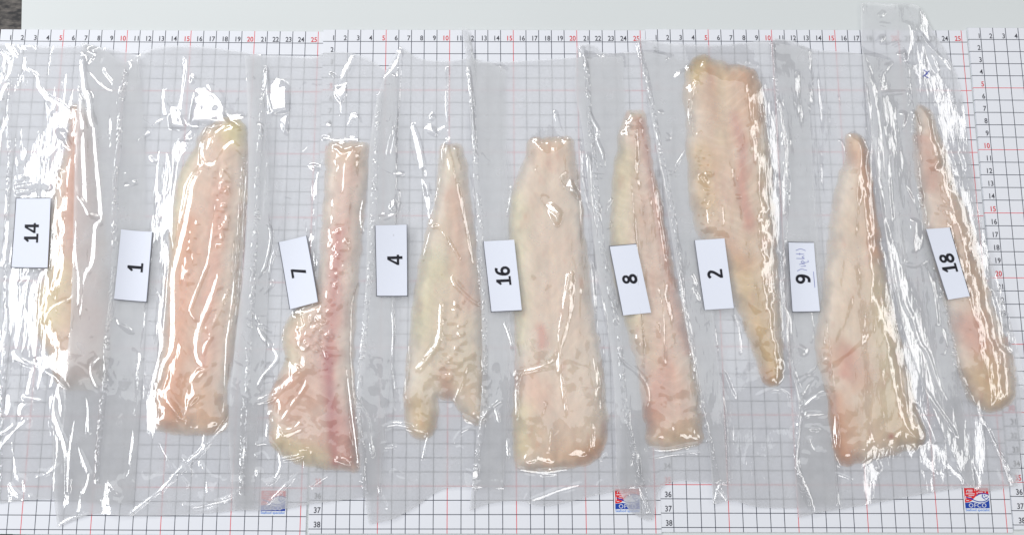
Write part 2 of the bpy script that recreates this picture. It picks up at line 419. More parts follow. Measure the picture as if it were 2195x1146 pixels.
def samp(H, x, y, ox=0, oy=0):
    u = np.clip((np.asarray(x) - X0) / RES - 0.5 - ox, 0, H.shape[1] - 1.001); v = np.clip((np.asarray(y) - Y0) / RES - 0.5 - oy, 0, H.shape[0] - 1.001)
    i = u.astype(int); j = v.astype(int); fu = u - i; fv = v - j
    return (H[j, i] * (1 - fu) + H[j, i + 1] * fu) * (1 - fv) + (H[j + 1, i] * (1 - fu) + H[j + 1, i + 1] * fu) * fv

def on_surf(pts, H, ox, oy, n=5):
    """photo points -> world points on the height raster"""
    p = np.asarray(pts, float); z = np.full(len(p), 0.004)
    for _ in range(n):
        x, y = at(p[:, 0], p[:, 1], z); z = samp(H, x, y, ox, oy)
    return np.c_[x, y]

# ------------------------------------------------------------------ traced layout of the nine bags (photo positions)
def facet(*p): return list(p)
BAGS = [
 dict(n='14', num='14', seed=101, calm=0.7, thick=0.008, borders='tlb',
  bag=dict(left=[(-55, 90), (-50, 400), (-58, 750), (-75, 1090)], right=[(300, 120), (310, 350), (312, 600), (300, 850), (285, 1080)],
           top=[(-55, 90), (40, 96), (120, 100), (200, 98), (300, 120)], bottom=[(-75, 1090), (20, 1075), (120, 1068), (220, 1080), (285, 1080)]),
  fillet=[(152, 232), (175, 230), (195, 260), (205, 330), (212, 420), (222, 520), (228, 620), (230, 720), (222, 800), (200, 828), (150, 832), (122, 815), (105, 765), (85, 718), (76, 680), (80, 625), (98, 585), (106, 500), (113, 430), (126, 365), (141, 325), (149, 285)],
  axis=[(165, 240), (165, 420), (170, 600), (160, 820)], flakes=20,
  tag=[(34, 424), (109.5, 424), (102.5, 575), (24, 574)], num_at=(0.5, 0.5),
  colour=dict(base=(208, 146, 110), edge=(222, 198, 150), var=(202, 134, 100), marks=[([(120, 600), (110, 680)], .016, (226, 208, 158), .8), ([(160, 250), (155, 400), (165, 520)], .006, (214, 146, 112), .6), ([(190, 300), (200, 480), (205, 700)], .012, (200, 136, 104), .7)]),
  seals=[[(22, 170), (20, 400), (12, 650), (5, 900), (-5, 1070)]],
  ridges=[[(0, 88), (15, 92), (35, 120), (42, 128)], [(0, 112), (12, 117), (27, 129)],
   [(60, 125), (58, 150), (80, 165), (88, 190), (105, 210), (130, 222), (148, 240), (147, 262), (140, 285), (135, 300)],
   [(3, 220), (8, 200), (20, 180)], ([(32, 385), (50, 383), (68, 388)], 1.4, 1.2), ([(30, 402), (70, 399), (112, 402)], 1.3, 1.2), [(32, 415), (75, 408), (110, 403)],
   ([(20, 470), (12, 540), (5, 573)], 1.2, 1.2), [(30, 753), (52, 775), (100, 790), (150, 825)], ([(40, 610), (60, 595), (58, 585)], 1., 1.),
   [(0, 930), (25, 915), (30, 905)], [(0, 962), (30, 925), (65, 893)], [(45, 890), (50, 870), (75, 863), (90, 868)], [(22, 1035), (35, 1055), (60, 1065), (66, 1058)], [(50, 850), (75, 853), (92, 857)],
   [(22, 845), (22, 870), (15, 888), (0, 888)], ([(78, 1020), (105, 1012), (130, 990)], .8, .6), ([(95, 695), (110, 660), (150, 640), (165, 625)], 1.3, 1.1), ([(165, 580), (170, 640), (200, 620), (208, 590)], 1.2, 1.)],
  facets=[[(122, 280), (142, 283), (148, 300), (158, 330), (140, 312)], [(55, 772), (110, 758), (165, 742), (158, 780), (150, 828), (115, 798)], [(40, 97), (62, 95), (66, 108)], [(70, 95), (88, 94), (82, 106)], [(125, 365), (140, 370), (134, 392)]],
  fl_label='pale pink fish fillet beside the tag reading 14, tapering at the top', tag_label='white paper tag reading 14, on the leftmost bag',
  bag_label='clear wrinkled plastic bag with the fillet tagged 14, leftmost of the row'),
 dict(n='1', num='1', seed=102, calm=0.8, thick=0.010, borders='br',
  bag=dict(left=[(175, 90), (168, 300), (163, 560), (152, 760), (118, 860), (114, 1000), (122, 1128)], right=[(560, 118), (578, 400), (572, 700), (556, 900), (545, 1090)],
           top=[(175, 90), (225, 108), (270, 135), (330, 102), (440, 100), (560, 118)], bottom=[(122, 1128), (200, 1100), (270, 1105), (400, 1102), (545, 1090)]),
  fillet=[(425, 298), (450, 268), (485, 250), (512, 258), (526, 300), (526, 400), (520, 500), (511, 620), (505, 700), (492, 780), (482, 850), (488, 900), (470, 924), (420, 930), (360, 926), (333, 905), (330, 835), (341, 780), (352, 700), (358, 600), (365, 520), (371, 440), (386, 370), (408, 330)],
  axis=[(480, 300), (470, 450), (440, 650), (420, 900)], flakes=26,
  tag=[(260, 491.5), (328, 497), (316, 648), (245, 642)], num_at=(0.53, 0.52),
  colour=dict(base=(224, 170, 130), edge=(224, 208, 166), var=(220, 156, 118), marks=[([(400, 330), (378, 440), (370, 560)], .007, (228, 214, 178), .8), ([(510, 265), (500, 290)], .011, (222, 206, 140), .85), ([(400, 480), (390, 620), (380, 760), (365, 880)], .009, (226, 152, 102), .75), ([(470, 400), (460, 560), (435, 780)], .006, (226, 160, 132), .6), ([(430, 860), (450, 910)], .014, (222, 176, 132), .6)]),
  bumpy=[([(478, 370), (478, 440), (465, 520)], .008, .0011), ([(420, 480), (410, 600)], .006, .0006)],
  seals=[[(272, 150), (258, 250), (250, 400), (243, 560), (238, 650), (232, 750), (222, 850), (215, 940), (210, 1035)]],
  ridges=[([(172, 185), (176, 240), (178, 300), (182, 400), (185, 440), (190, 470)], 1.6, 1.6), ([(200, 250), (205, 330), (215, 430), (217, 470), (205, 490), (200, 560), (180, 600), (172, 700)], 1.6, 1.6),
   ([(175, 120), (180, 190), (190, 215), (192, 250), (200, 275)], 1.5, 1.4), [(165, 420), (180, 440), (192, 462), (215, 468)], ([(165, 470), (163, 540), (170, 600), (168, 660)], 1.3, 1.3),
   ([(228, 102), (205, 125), (193, 145), (196, 160), (220, 185), (240, 195), (246, 180), (235, 165), (222, 145)], 1.1, 1.1), [(228, 105), (250, 118), (275, 132), (281, 142), (278, 152)],
   ([(498, 268), (460, 285), (445, 310), (438, 340), (450, 354), (465, 345), (480, 320), (500, 305), (520, 325), (526, 335)], 1.5, 1.5), ([(450, 275), (438, 300), (435, 330), (443, 350)], 1.3, 1.2), ([(490, 270), (465, 285), (455, 310), (452, 330)], 1.2, 1.1),
   ([(440, 355), (415, 390), (405, 440), (395, 490), (380, 550), (370, 590), (370, 650), (368, 740), (350, 780), (338, 830)], 1.9, 1.9),
   [(393, 902), (402, 870), (420, 850), (427, 845)], ([(470, 575), (450, 640), (425, 700), (418, 755), (430, 780), (442, 790)], 1.7, 1.7), ([(463, 430), (455, 490), (445, 560), (440, 575), (410, 650), (408, 670), (422, 690)], 1.3, 1.3),
   ([(526, 310), (515, 400), (508, 520), (500, 620), (490, 700), (485, 740), (482, 820), (480, 900)], 1.1, 1.2), ([(535, 300), (524, 420), (516, 560), (502, 700)], .9, .9), [(440, 700), (450, 720), (440, 740), (432, 770)], ([(490, 620), (470, 660), (448, 712)], .9, .7),
   ([(270, 1108), (330, 1060), (400, 1000), (490, 900), (500, 880)], .8, .7), ([(340, 945), (370, 1000), (405, 1045)], 1.0, 1.0), ([(345, 1055), (380, 1010), (440, 960)], .8, .8), ([(390, 975), (400, 995), (412, 1018)], .8, .7), ([(425, 985), (450, 1020), (475, 1025)], 1., .8),
   [(390, 1080), (410, 1086), (440, 1083), (500, 1065), (525, 1040)], [(250, 680), (255, 695), (270, 705), (288, 715)], [(195, 790), (205, 775), (217, 765)], [(210, 830), (195, 800), (195, 775)],
   ([(115, 830), (112, 880), (125, 920), (140, 960), (145, 1000), (146, 1100)], 1.6, 1.6), ([(160, 900), (150, 970), (147, 1060)], 1.2, 1.2), ([(165, 950), (185, 1005), (190, 1020), (180, 1060)], 1.2, 1.2), [(185, 850), (190, 880), (192, 930)], ([(125, 1125), (150, 1110), (190, 1098)], .8, .8),
   ([(350, 190), (351, 225), (354, 250)], 1.6, 1.5), ([(290, 305), (310, 290), (322, 283)], .8, .7), ([(318, 280), (335, 262), (352, 255)], 1.2, 1.0), ([(318, 335), (325, 345), (335, 350)], 1.2, 1.0), ([(525, 890), (530, 950), (515, 1030)], .9, .8), ([(268, 370), (270, 385), (262, 395), (275, 398), (295, 388)], 1.1, 1.1)],
  facets=[[(418, 185), (440, 183), (458, 200), (478, 240), (492, 266), (410, 266), (415, 225)], [(190, 108), (222, 95), (228, 101), (205, 116)], [(405, 143), (420, 170), (410, 180)], [(356, 212), (380, 230), (400, 276), (368, 276)],
   [(330, 825), (357, 838), (380, 872), (393, 904), (364, 874), (340, 852)], [(402, 806), (425, 790), (440, 792), (418, 818), (427, 846), (400, 872), (395, 835)], [(225, 1034), (242, 1036), (256, 1058), (245, 1052)]],
  fl_label='orange pink fish fillet beside the tag reading 1, under the brightest glare', tag_label='white paper tag with a single stroke numeral, left of the orange pink fillet',
  bag_label='clear wrinkled plastic bag with the fillet tagged 1, second from left'),
 dict(n='7', num='7', seed=103, thick=0.010, borders='lr',
  bag=dict(left=[(525, 120), (535, 300), (530, 520), (505, 760), (492, 930), (500, 1092)], right=[(850, 165), (850, 400), (845, 700), (830, 900), (815, 1062)],
           top=[(525, 120), (590, 118), (670, 122), (700, 112), (770, 118), (850, 165)], bottom=[(500, 1092), (590, 1092), (660, 1080), (740, 1070), (815, 1062)]),
  fillet=[(705, 311), (745, 307), (783, 309), (786, 345), (779, 420), (772, 500), (765, 600), (757, 700), (755, 800), (761, 880), (766, 960), (762, 1003), (720, 1002), (660, 995), (620, 983), (596, 965), (579, 940), (576, 890), (578, 860), (592, 820), (612, 765), (609, 722), (618, 690), (645, 650), (682, 600), (691, 520), (695, 450), (700, 370)],
  axis=[(740, 320), (730, 500), (720, 700), (712, 830), (715, 980)], flakes=30, flake_h=.0006,
  tag=[(596, 519), (658, 505), (684, 647), (621, 663)], num_at=(0.5, 0.5),
  colour=dict(base=(222, 168, 142), edge=(224, 206, 170), var=(216, 146, 122), marks=[([(725, 500), (712, 680), (704, 800)], .0055, (206, 118, 102), .75), ([(702, 760), (706, 830), (712, 900), (716, 990)], .0045, (188, 88, 82), .9), ([(630, 700), (620, 760)], .012, (224, 206, 166), .8), ([(600, 850), (640, 830)], .014, (218, 156, 118), .7), ([(600, 950), (680, 985)], .010, (222, 200, 152), .8), ([(735, 330), (760, 340)], .010, (222, 186, 150), .6), ([(745, 980), (740, 900)], .008, (206, 126, 108), .7), ([(660, 730), (640, 720)], .008, (224, 170, 150), .6)]),
  bumpy=[([(690, 660), (660, 690), (700, 720)], .008, .0013), ([(725, 500), (722, 620)], .010, .0007), ([(700, 760), (660, 740)], .008, .001)],
  seals=[[(576, 140), (556, 300), (549, 480), (541, 620), (530, 800), (525, 900), (518, 1060)]],
  ridges=[([(570, 150), (575, 220), (580, 245)], 1.2, 1.1), ([(705, 160), (722, 175), (730, 215), (731, 250)], 1.3, 1.3), ([(756, 120), (740, 150), (728, 178)], 1.6, 1.6), ([(740, 303), (746, 270), (755, 252), (768, 258), (765, 285), (752, 302)], 1.2, 1.2), ([(690, 297), (720, 302), (750, 300), (772, 303)], 1.2, 1.), 
   ([(762, 320), (740, 345), (736, 400), (733, 415)], .9, .7), [(572, 480), (580, 500), (575, 540), (565, 575), (545, 600)], [(560, 630), (580, 610), (587, 600)], ([(545, 660), (558, 715), (590, 755), (588, 775), (562, 805), (550, 830)], 1.4, 1.4), [(545, 690), (570, 700), (585, 710)],
   ([(545, 858), (580, 845), (620, 815), (645, 790), (650, 760)], 1.9, 1.9), ([(575, 880), (600, 900), (620, 870), (650, 830), (657, 810)], 1.3, 1.2), [(573, 900), (571, 935), (580, 950)], ([(545, 950), (570, 945), (590, 960), (600, 985), (597, 1010), (580, 1030), (550, 1030)], 1.2, 1.2), [(545, 975), (560, 970), (575, 990)],
   ([(770, 600), (755, 650), (752, 760), (760, 850), (770, 900), (772, 960)], 1.2, 1.2), ([(742, 780), (750, 850), (760, 930), (770, 1000)], 1.1, 1.1), ([(600, 985), (640, 978), (660, 962)], .8, .7), ([(710, 1015), (690, 1028), (665, 1045)], .8, .8), ([(600, 920), (625, 915), (645, 900)], 1.5, 1.), ([(605, 935), (630, 930), (650, 918)], 1.5, 1.), ([(655, 735), (675, 728), (690, 745), (700, 770)], 1.1, .9), ([(640, 345), (650, 328), (662, 315)], .7, .6), ([(575, 600), (580, 560), (590, 530)], 1., .9), ([(570, 1080), (600, 1050), (640, 1010)], .9, .8), ([(630, 670), (660, 668), (700, 650)], 1.4, 1.2), ([(780, 420), (772, 460), (776, 500)], 1., .8), ([(650, 670), (665, 700), (690, 690)], 1.3, 1.1)],
  facets=[[(578, 178), (590, 160), (617, 184), (618, 240), (582, 245)], [(598, 255), (616, 245), (617, 290), (608, 280)], [(715, 180), (745, 175), (742, 205), (730, 220), (718, 205)], [(660, 355), (675, 350), (692, 360), (675, 363)], [(612, 768), (640, 783), (648, 795), (622, 808)], [(545, 1000), (560, 1010), (552, 1025)], [(668, 668), (690, 672), (700, 690), (680, 690)]],
  fl_label='pink fish fillet with reddish centre line beside the tag reading 7', tag_label='tilted white paper tag reading seven, over the pink fillet with the reddish line',
  bag_label='clear wrinkled plastic bag with the fillet tagged 7, third from left'),
 dict(n='4', num='4', seed=104, calm=0.7, thick=0.0085, borders='lbr',
  bag=dict(left=[(858, 98), (822, 170), (795, 300), (786, 600), (768, 850), (775, 1000), (790, 1122)], right=[(1085, 150), (1088, 400), (1092, 700), (1090, 900), (1080, 1045)],
           top=[(858, 98), (900, 125), (960, 130), (1020, 125), (1085, 150)], bottom=[(790, 1122), (840, 1112), (890, 1085), (960, 1045), (1080, 1045)]),
  fillet=[(945, 320), (962, 312), (986, 311), (995, 340), (1003, 400), (1012, 480), (1024, 570), (1031, 650), (1038, 760), (1042, 860), (1040, 893), (1030, 906), (1002, 898), (984, 872), (968, 855), (945, 850), (936, 858), (935, 885), (928, 925), (910, 936), (886, 929), (872, 910), (870, 870), (874, 800), (879, 740), (889, 640), (900, 570), (915, 500), (930, 450), (940, 400)],
  axis=[(965, 320), (968, 480), (960, 650), (960, 840)], flakes=26,
  tag=[(803.5, 484), (873.5, 482), (874.5, 635), (806.5, 635)], num_at=(0.6, 0.49),
  colour=dict(base=(214, 190, 146), edge=(218, 206, 158), var=(216, 170, 134), marks=[([(975, 420), (985, 540), (1005, 640)], .009, (218, 162, 132), .6), ([(950, 800), (960, 845)], .006, (206, 140, 100), .5), ([(895, 870), (905, 910)], .010, (212, 176, 110), .6), ([(930, 560), (900, 700)], .012, (212, 202, 154), .6)]),
  bumpy=[([(980, 660), (970, 760), (960, 800)], .010, .0011)],
  seals=[[(815, 195), (808, 300), (800, 450), (795, 560), (785, 700), (775, 800), (768, 900), (780, 1000), (786, 1060)]],
  ridges=[[(858, 105), (848, 140), (820, 170), (812, 190)], ([(860, 110), (855, 170), (850, 240), (835, 320)], .8, .7), ([(840, 270), (843, 300), (835, 335), (828, 330), (838, 285)], 1.1, 1.1), ([(815, 358), (835, 372), (868, 374)], 1.1, 1.1), ([(852, 405), (851, 450), (830, 465), (808, 470)], 1.2, 1.2), ([(806, 425), (812, 455), (830, 460)], 1.2, 1.2),
   ([(880, 265), (893, 310), (905, 370), (918, 440), (926, 482)], 1.9, 1.9), ([(960, 305), (975, 370), (992, 450), (1005, 520), (1015, 573)], 1.6, 1.6), ([(926, 487), (940, 490), (960, 515), (985, 560)], .9, .8), ([(925, 487), (915, 520), (905, 560)], .8, .7), ([(935, 285), (960, 270)], 1., .9),
   ([(970, 590), (980, 610), (1010, 640), (1028, 652)], 1.2, 1.1), ([(943, 640), (938, 720), (920, 755), (900, 780), (893, 788)], 1.5, 1.5), ([(875, 720), (876, 770), (868, 830), (875, 870)], .9, .9), ([(820, 918), (850, 910), (890, 920), (915, 930)], 1.2, 1.2), ([(905, 985), (912, 950), (918, 930)], .8, .8), ([(820, 960), (850, 957)], .8, .7),
   ([(975, 862), (990, 830), (1003, 785), (1010, 780)], 1., .9), ([(1028, 740), (1035, 790), (1050, 812), (1040, 830)], 1., 1.), ([(770, 860), (790, 900), (800, 980)], .8, .8), ([(835, 640), (842, 700), (840, 780), (850, 850)], .9, .8), ([(1000, 330), (1015, 420), (1030, 520), (1034, 620), (1035, 700)], .9, .9), ([(950, 320), (940, 400), (920, 470)], .8, .6), ([(805, 1010), (815, 1060), (830, 1090)], .8, .8), ([(960, 145), (955, 220), (962, 300)], .8, .7), ([(975, 950), (985, 930), (1010, 915)], .9, .8)],
  facets=[[(838, 430), (852, 410), (850, 452), (835, 448)], [(925, 238), (931, 255), (920, 260)], [(902, 278), (920, 258), (932, 280), (940, 292), (925, 288)], [(975, 865), (990, 888), (1020, 905), (1035, 925), (1000, 903)], [(836, 1010), (845, 1012), (840, 1022)], [(905, 365), (912, 362), (922, 420), (915, 420)]],
  fl_label='pale yellow fish fillet with a notched lower end beside the tag reading 4', tag_label='white paper tag reading four, between the pink fillet and the notched one',
  bag_label='clear wrinkled plastic bag with the fillet tagged 4, fourth from left'),
 dict(n='16', num='16', seed=105, calm=0.45, thick=0.011, borders='lb',
  bag=dict(left=[(988, 60), (1000, 140), (1014, 350), (1028, 560), (1034, 800), (1020, 960), (1006, 1094)], right=[(1335, 120), (1350, 400), (1372, 700), (1385, 900), (1395, 1035)],
           top=[(988, 60), (1006, 68), (1014, 126), (1060, 132), (1150, 128), (1240, 122), (1335, 120)], bottom=[(1006, 1094), (1050, 1078), (1110, 1072), (1170, 1084), (1270, 1062), (1395, 1035)]),
  fillet=[(1137, 300), (1180, 294), (1222, 297), (1230, 325), (1238, 370), (1244, 430), (1250, 490), (1258, 560), (1267, 650), (1281, 730), (1291, 800), (1300, 900), (1298, 945), (1290, 968), (1268, 987), (1230, 999), (1180, 1005), (1122, 1004), (1105, 990), (1103, 920), (1104, 860), (1106, 800), (1108, 740), (1105, 680), (1098, 600), (1096, 510), (1099, 440), (1108, 395), (1122, 355), (1130, 322)],
  axis=[(1180, 310), (1175, 500), (1185, 700), (1195, 980)], flakes=16, flake_h=.0002, flake_c=.04,
  tag=[(1035, 517), (1102, 514), (1118.5, 666), (1052, 669)], num_at=(0.52, 0.5),
  colour=dict(base=(224, 190, 156), edge=(222, 208, 166), var=(226, 178, 146), marks=[([(1105, 420), (1110, 600), (1112, 730)], .008, (216, 206, 162), .7), ([(1160, 705), (1162, 740)], .004, (206, 120, 90), .7), ([(1250, 985), (1285, 955)], .008, (224, 166, 118), .85), ([(1140, 820), (1160, 850)], .012, (228, 178, 148), .6), ([(1180, 985), (1230, 975)], .010, (224, 176, 130), .6), ([(1160, 320), (1200, 330)], .012, (224, 186, 152), .6), ([(1120, 880), (1118, 960)], .008, (222, 206, 150), .6)]),
  bumps=[([(1170, 790), (1190, 850), (1200, 950)], .008, -.0012)],
  seals=[[(1008, 150), (1018, 300), (1027, 480), (1036, 690), (1037, 850), (1028, 960), (1018, 1050)]],
  ridges=[([(1004, 145), (1010, 240), (1018, 350)], .9, .9), [(1030, 330), (1040, 345), (1052, 352)], ([(1085, 465), (1092, 430), (1095, 400)], 1., .9), ([(1078, 690), (1090, 720), (1097, 750)], 1., 1.), ([(1085, 940), (1088, 980)], 1.1, 1.), ([(1036, 900), (1060, 870), (1078, 858)], 1.2, 1.2), ([(1060, 875), (1068, 905)], .9, .9),
   ([(1225, 575), (1228, 610), (1225, 650), (1220, 690), (1205, 740), (1190, 765), (1170, 780)], 2., 2.), ([(1225, 580), (1212, 620), (1205, 660), (1200, 690)], 1.4, 1.3), ([(1165, 772), (1172, 790)], 1.1, 1.), ([(1112, 795), (1105, 840), (1107, 900)], 1.1, 1.1), ([(1170, 780), (1140, 790), (1110, 795)], 1.3, 1.1),
   ([(1200, 790), (1205, 840), (1213, 890)], 1., .8), ([(1180, 915), (1178, 950), (1175, 970)], 1., .8), ([(1165, 890), (1170, 860)], .9, .7), ([(1130, 1075), (1160, 1065), (1200, 1050), (1248, 1037)], 1.4, 1.3), ([(1148, 1040), (1128, 1070), (1132, 1080)], 1.2, 1.1), ([(1280, 1060), (1283, 1040), (1292, 1030)], 1., .9), ([(1270, 760), (1280, 830)], 1., .8), ([(1285, 985), (1298, 970)], .9, .9),
   ([(1110, 1005), (1160, 1012), (1220, 1005)], 1.3, .9), ([(1265, 560), (1275, 660), (1290, 760)], .9, .8), ([(1240, 300), (1248, 380), (1262, 470)], 1., .9), ([(1190, 240), (1200, 280), (1215, 300)], .8, .6), ([(1205, 660), (1196, 720), (1200, 800)], .9, .6)],
  facets=[[(1204, 380), (1218, 370), (1235, 412), (1243, 428), (1215, 402)], [(1162, 421), (1175, 424), (1202, 455), (1195, 483), (1175, 455)], [(1005, 1005), (1025, 998), (1028, 1025), (1012, 1030)], [(1103, 797), (1116, 797), (1114, 812), (1104, 818)], [(1218, 585), (1228, 590), (1226, 625), (1214, 625)]],
  fl_label='broad smooth pale fish fillet beside the tag reading 16', tag_label='white paper tag reading sixteen, left of the broad smooth fillet',
  bag_label='clear plastic bag with the broad fillet tagged 16, fifth from left'),
 dict(n='8', num='8', seed=106, calm=0.35, thick=0.009, borders='tl',
  bag=dict(left=[(1237, 98), (1232, 190), (1250, 300), (1275, 560), (1308, 760), (1318, 930), (1322, 1030), (1350, 1096)], right=[(1475, 130), (1500, 400), (1530, 700), (1552, 900), (1558, 1035)],
           top=[(1237, 98), (1270, 95), (1300, 115), (1380, 110), (1475, 130)], bottom=[(1350, 1096), (1398, 1113), (1412, 1050), (1450, 1030), (1500, 1032), (1558, 1035)]),
  fillet=[(1340, 246), (1360, 242), (1380, 246), (1391, 310), (1406, 390), (1421, 470), (1436, 550), (1452, 620), (1471, 700), (1484, 770), (1500, 850), (1504, 900), (1501, 943), (1460, 955), (1420, 958), (1391, 947), (1385, 900), (1371, 810), (1356, 740), (1340, 680), (1325, 620), (1314, 560), (1310, 500), (1314, 420), (1325, 330)],
  axis=[(1362, 250), (1375, 400), (1405, 600), (1440, 800), (1450, 950)], flakes=34, flake_h=.0006, flake_c=.16,
  tag=[(1305, 527), (1363.5, 522), (1395, 670), (1334, 676)], num_at=(0.5, 0.5),
  colour=dict(base=(220, 168, 130), edge=(214, 196, 154), var=(216, 152, 116), marks=[([(1335, 330), (1330, 430), (1325, 520), (1350, 680)], .010, (214, 196, 154), .95), ([(1378, 260), (1405, 420), (1435, 580), (1475, 750)], .005, (216, 142, 112), .65), ([(1395, 890), (1420, 800)], .012, (214, 138, 104), .6), ([(1440, 935), (1480, 930)], .010, (214, 180, 134), .6), ([(1380, 700), (1400, 780)], .006, (218, 186, 146), .5)]),
  seals=[[(1256, 108), (1258, 200), (1265, 280), (1275, 380), (1285, 480), (1295, 560), (1310, 640), (1325, 720), (1340, 850), (1355, 950), (1375, 1040), (1393, 1100)]],
  ridges=[([(1225, 130), (1212, 160), (1210, 190), (1220, 220)], 1.1, 1.1), ([(1247, 100), (1255, 160), (1253, 200)], 1.2, 1.2), ([(1262, 240), (1270, 260), (1280, 280), (1278, 300), (1290, 330), (1293, 360)], 1.1, 1.1), [(1290, 460), (1300, 440), (1312, 425)], [(1310, 475), (1298, 490)], ([(1408, 612), (1420, 660), (1423, 700), (1424, 785)], .9, .8), ([(1330, 740), (1335, 770), (1365, 795), (1385, 820), (1392, 850), (1385, 875)], .9, .9), ([(1350, 840), (1350, 900), (1360, 950), (1370, 1020)], 1., .9), ([(1383, 310), (1400, 400), (1415, 500), (1425, 560)], .9, .8), ([(1300, 1094), (1330, 1070), (1350, 1060)], 1.1, 1.), ([(1318, 560), (1320, 600), (1326, 640), (1318, 660)], 1.2, 1.1), ([(1262, 330), (1268, 420), (1282, 520)], 1., .9), ([(1380, 960), (1430, 965), (1500, 950)], 1.1, .9), ([(1270, 560), (1290, 640), (1300, 720)], 1., .9), ([(1388, 985), (1440, 975), (1500, 968)], .9, .7), ([(1355, 980), (1365, 1040), (1385, 1090)], .9, .9)],
  facets=[[(1251, 138), (1258, 136), (1258, 152), (1250, 150)], [(1304, 1093), (1320, 1080), (1342, 1086)], [(1405, 690), (1415, 700), (1412, 720)], [(1353, 703), (1361, 702), (1357, 712)]],
  fl_label='narrow orange pink fish fillet with fine flakes beside the tag reading 8', tag_label='tilted white paper tag reading eight, on the narrow flaky fillet',
  bag_label='clear plastic bag with the narrow fillet tagged 8, sixth from left'),
 dict(n='2', num='2', seed=107, calm=0.25, thick=0.009, borders='l',
  bag=dict(left=[(1365, 82), (1394, 250), (1428, 450), (1468, 700), (1515, 930), (1528, 1080)], right=[(1735, 105), (1745, 400), (1765, 700), (1788, 900), (1795, 1080)],
           top=[(1365, 82), (1450, 94), (1550, 96), (1640, 88), (1735, 105)], bottom=[(1528, 1080), (1570, 1072), (1620, 1085), (1700, 1088), (1795, 1080)]),
  fillet=[(1472, 165), (1484, 138), (1505, 121), (1532, 126), (1560, 136), (1590, 140), (1616, 149), (1632, 188), (1641, 250), (1649, 330), (1656, 420), (1661, 500), (1666, 560), (1669, 620), (1673, 690), (1677, 740), (1677, 795), (1668, 822), (1645, 822), (1632, 796), (1614, 742), (1600, 700), (1580, 650), (1562, 590), (1540, 545), (1502, 505), (1483, 425), (1477, 340), (1475, 260), (1466, 205)],
  axis=[(1540, 135), (1560, 300), (1590, 450), (1630, 650), (1655, 815)], flakes=30, flake_h=.0005, flake_c=.14,
  tag=[(1487.5, 515), (1552.5, 511), (1572.5, 660), (1509, 664)], num_at=(0.53, 0.5),
  colour=dict(base=(216, 172, 122), edge=(214, 186, 126), var=(214, 154, 108), marks=[([(1522, 150), (1530, 200), (1540, 260)], .005, (192, 120, 72), .75), ([(1575, 250), (1592, 320), (1590, 400), (1605, 480)], .005, (200, 110, 76), .7), ([(1500, 330), (1520, 440)], .010, (216, 178, 118), .8), ([(1600, 170), (1610, 260)], .012, (224, 176, 138), .8), ([(1590, 560), (1620, 680), (1655, 800)], .012, (206, 166, 84), .75), ([(1500, 130), (1490, 160)], .008, (216, 186, 120), .8), ([(1640, 800), (1650, 815)], .006, (196, 130, 60), .6), ([(1560, 520), (1600, 560)], .008, (200, 132, 84), .5), ([(1545, 160), (1545, 300)], .007, (222, 196, 150), .5)]),
  bumpy=[([(1500, 340), (1520, 420), (1510, 470)], .009, .001), ([(1575, 300), (1580, 420)], .006, .0007)],
  seals=[[(1369, 92), (1380, 150), (1398, 230), (1415, 330), (1435, 430), (1450, 530), (1462, 620), (1475, 700), (1490, 800), (1510, 900), (1530, 980), (1545, 1060)]],
  ridges=[([(1365, 84), (1370, 120), (1374, 155)], 1.2, 1.3), [(1428, 285), (1437, 298), (1425, 303)], ([(1470, 320), (1450, 350), (1443, 370)], .8, .7), ([(1445, 170), (1455, 160), (1475, 148)], 1., .8), ([(1488, 292), (1503, 282)], .8, .7), ([(1520, 490), (1515, 450), (1520, 430)], .9, .8), ([(1548, 440), (1551, 485)], 1., .9), ([(1480, 585), (1488, 605), (1484, 620), (1495, 640), (1488, 650)], 1.2, 1.2), ([(1375, 160), (1395, 260), (1420, 370), (1443, 500)], 1., .9), ([(1455, 580), (1470, 690), (1490, 790), (1505, 880)], 1., 1.), ([(1545, 1030), (1535, 1050), (1530, 1075)], .9, .9), ([(1538, 1048), (1548, 1062), (1556, 1072)], 1., 1.), ([(1585, 760), (1582, 700), (1570, 670)], .9, .6), ([(1620, 850), (1660, 835), (1690, 850)], .9, .7), ([(1580, 130), (1600, 140), (1625, 140)], 1., .8), ([(1495, 170), (1480, 230), (1486, 300)], 1., .7), ([(1440, 120), (1425, 133)], 1., .8)],
  facets=[[(1412, 242), (1422, 240), (1418, 250)], [(1496, 381), (1510, 373), (1530, 395), (1515, 399)], [(1545, 792), (1556, 800), (1582, 862), (1562, 838)], [(1432, 368), (1445, 370), (1440, 376)], [(1598, 132), (1612, 133), (1604, 142)]],
  fl_label='yellowish brown fish fillet lying tail down beside the tag reading 2', tag_label='white paper tag reading two, beside the yellowish brown tail down fillet',
  bag_label='clear plastic bag with the tail down fillet tagged 2, seventh from left'),
 dict(n='9', num='9', seed=108, calm=0.25, thick=0.0105, borders='tlb',
  bag=dict(left=[(1655, 82), (1668, 300), (1676, 500), (1682, 720), (1712, 880), (1704, 1000), (1712, 1108)], right=[(1960, 140), (1990, 400), (2035, 700), (2070, 900), (2090, 1040)],
           top=[(1655, 82), (1700, 88), (1745, 106), (1830, 112), (1960, 140)], bottom=[(1712, 1108), (1760, 1096), (1850, 1082), (1955, 1062), (2090, 1040)]),
  fillet=[(1817, 296), (1832, 289), (1848, 293), (1858, 318), (1864, 360), (1876, 430), (1888, 520), (1902, 600), (1922, 700), (1947, 800), (1962, 865), (1978, 915), (1982, 942), (1968, 958), (1940, 964), (1900, 975), (1848, 987), (1795, 985), (1783, 920), (1772, 850), (1760, 790), (1750, 740), (1758, 680), (1770, 600), (1779, 520), (1788, 430), (1800, 388), (1814, 345)],
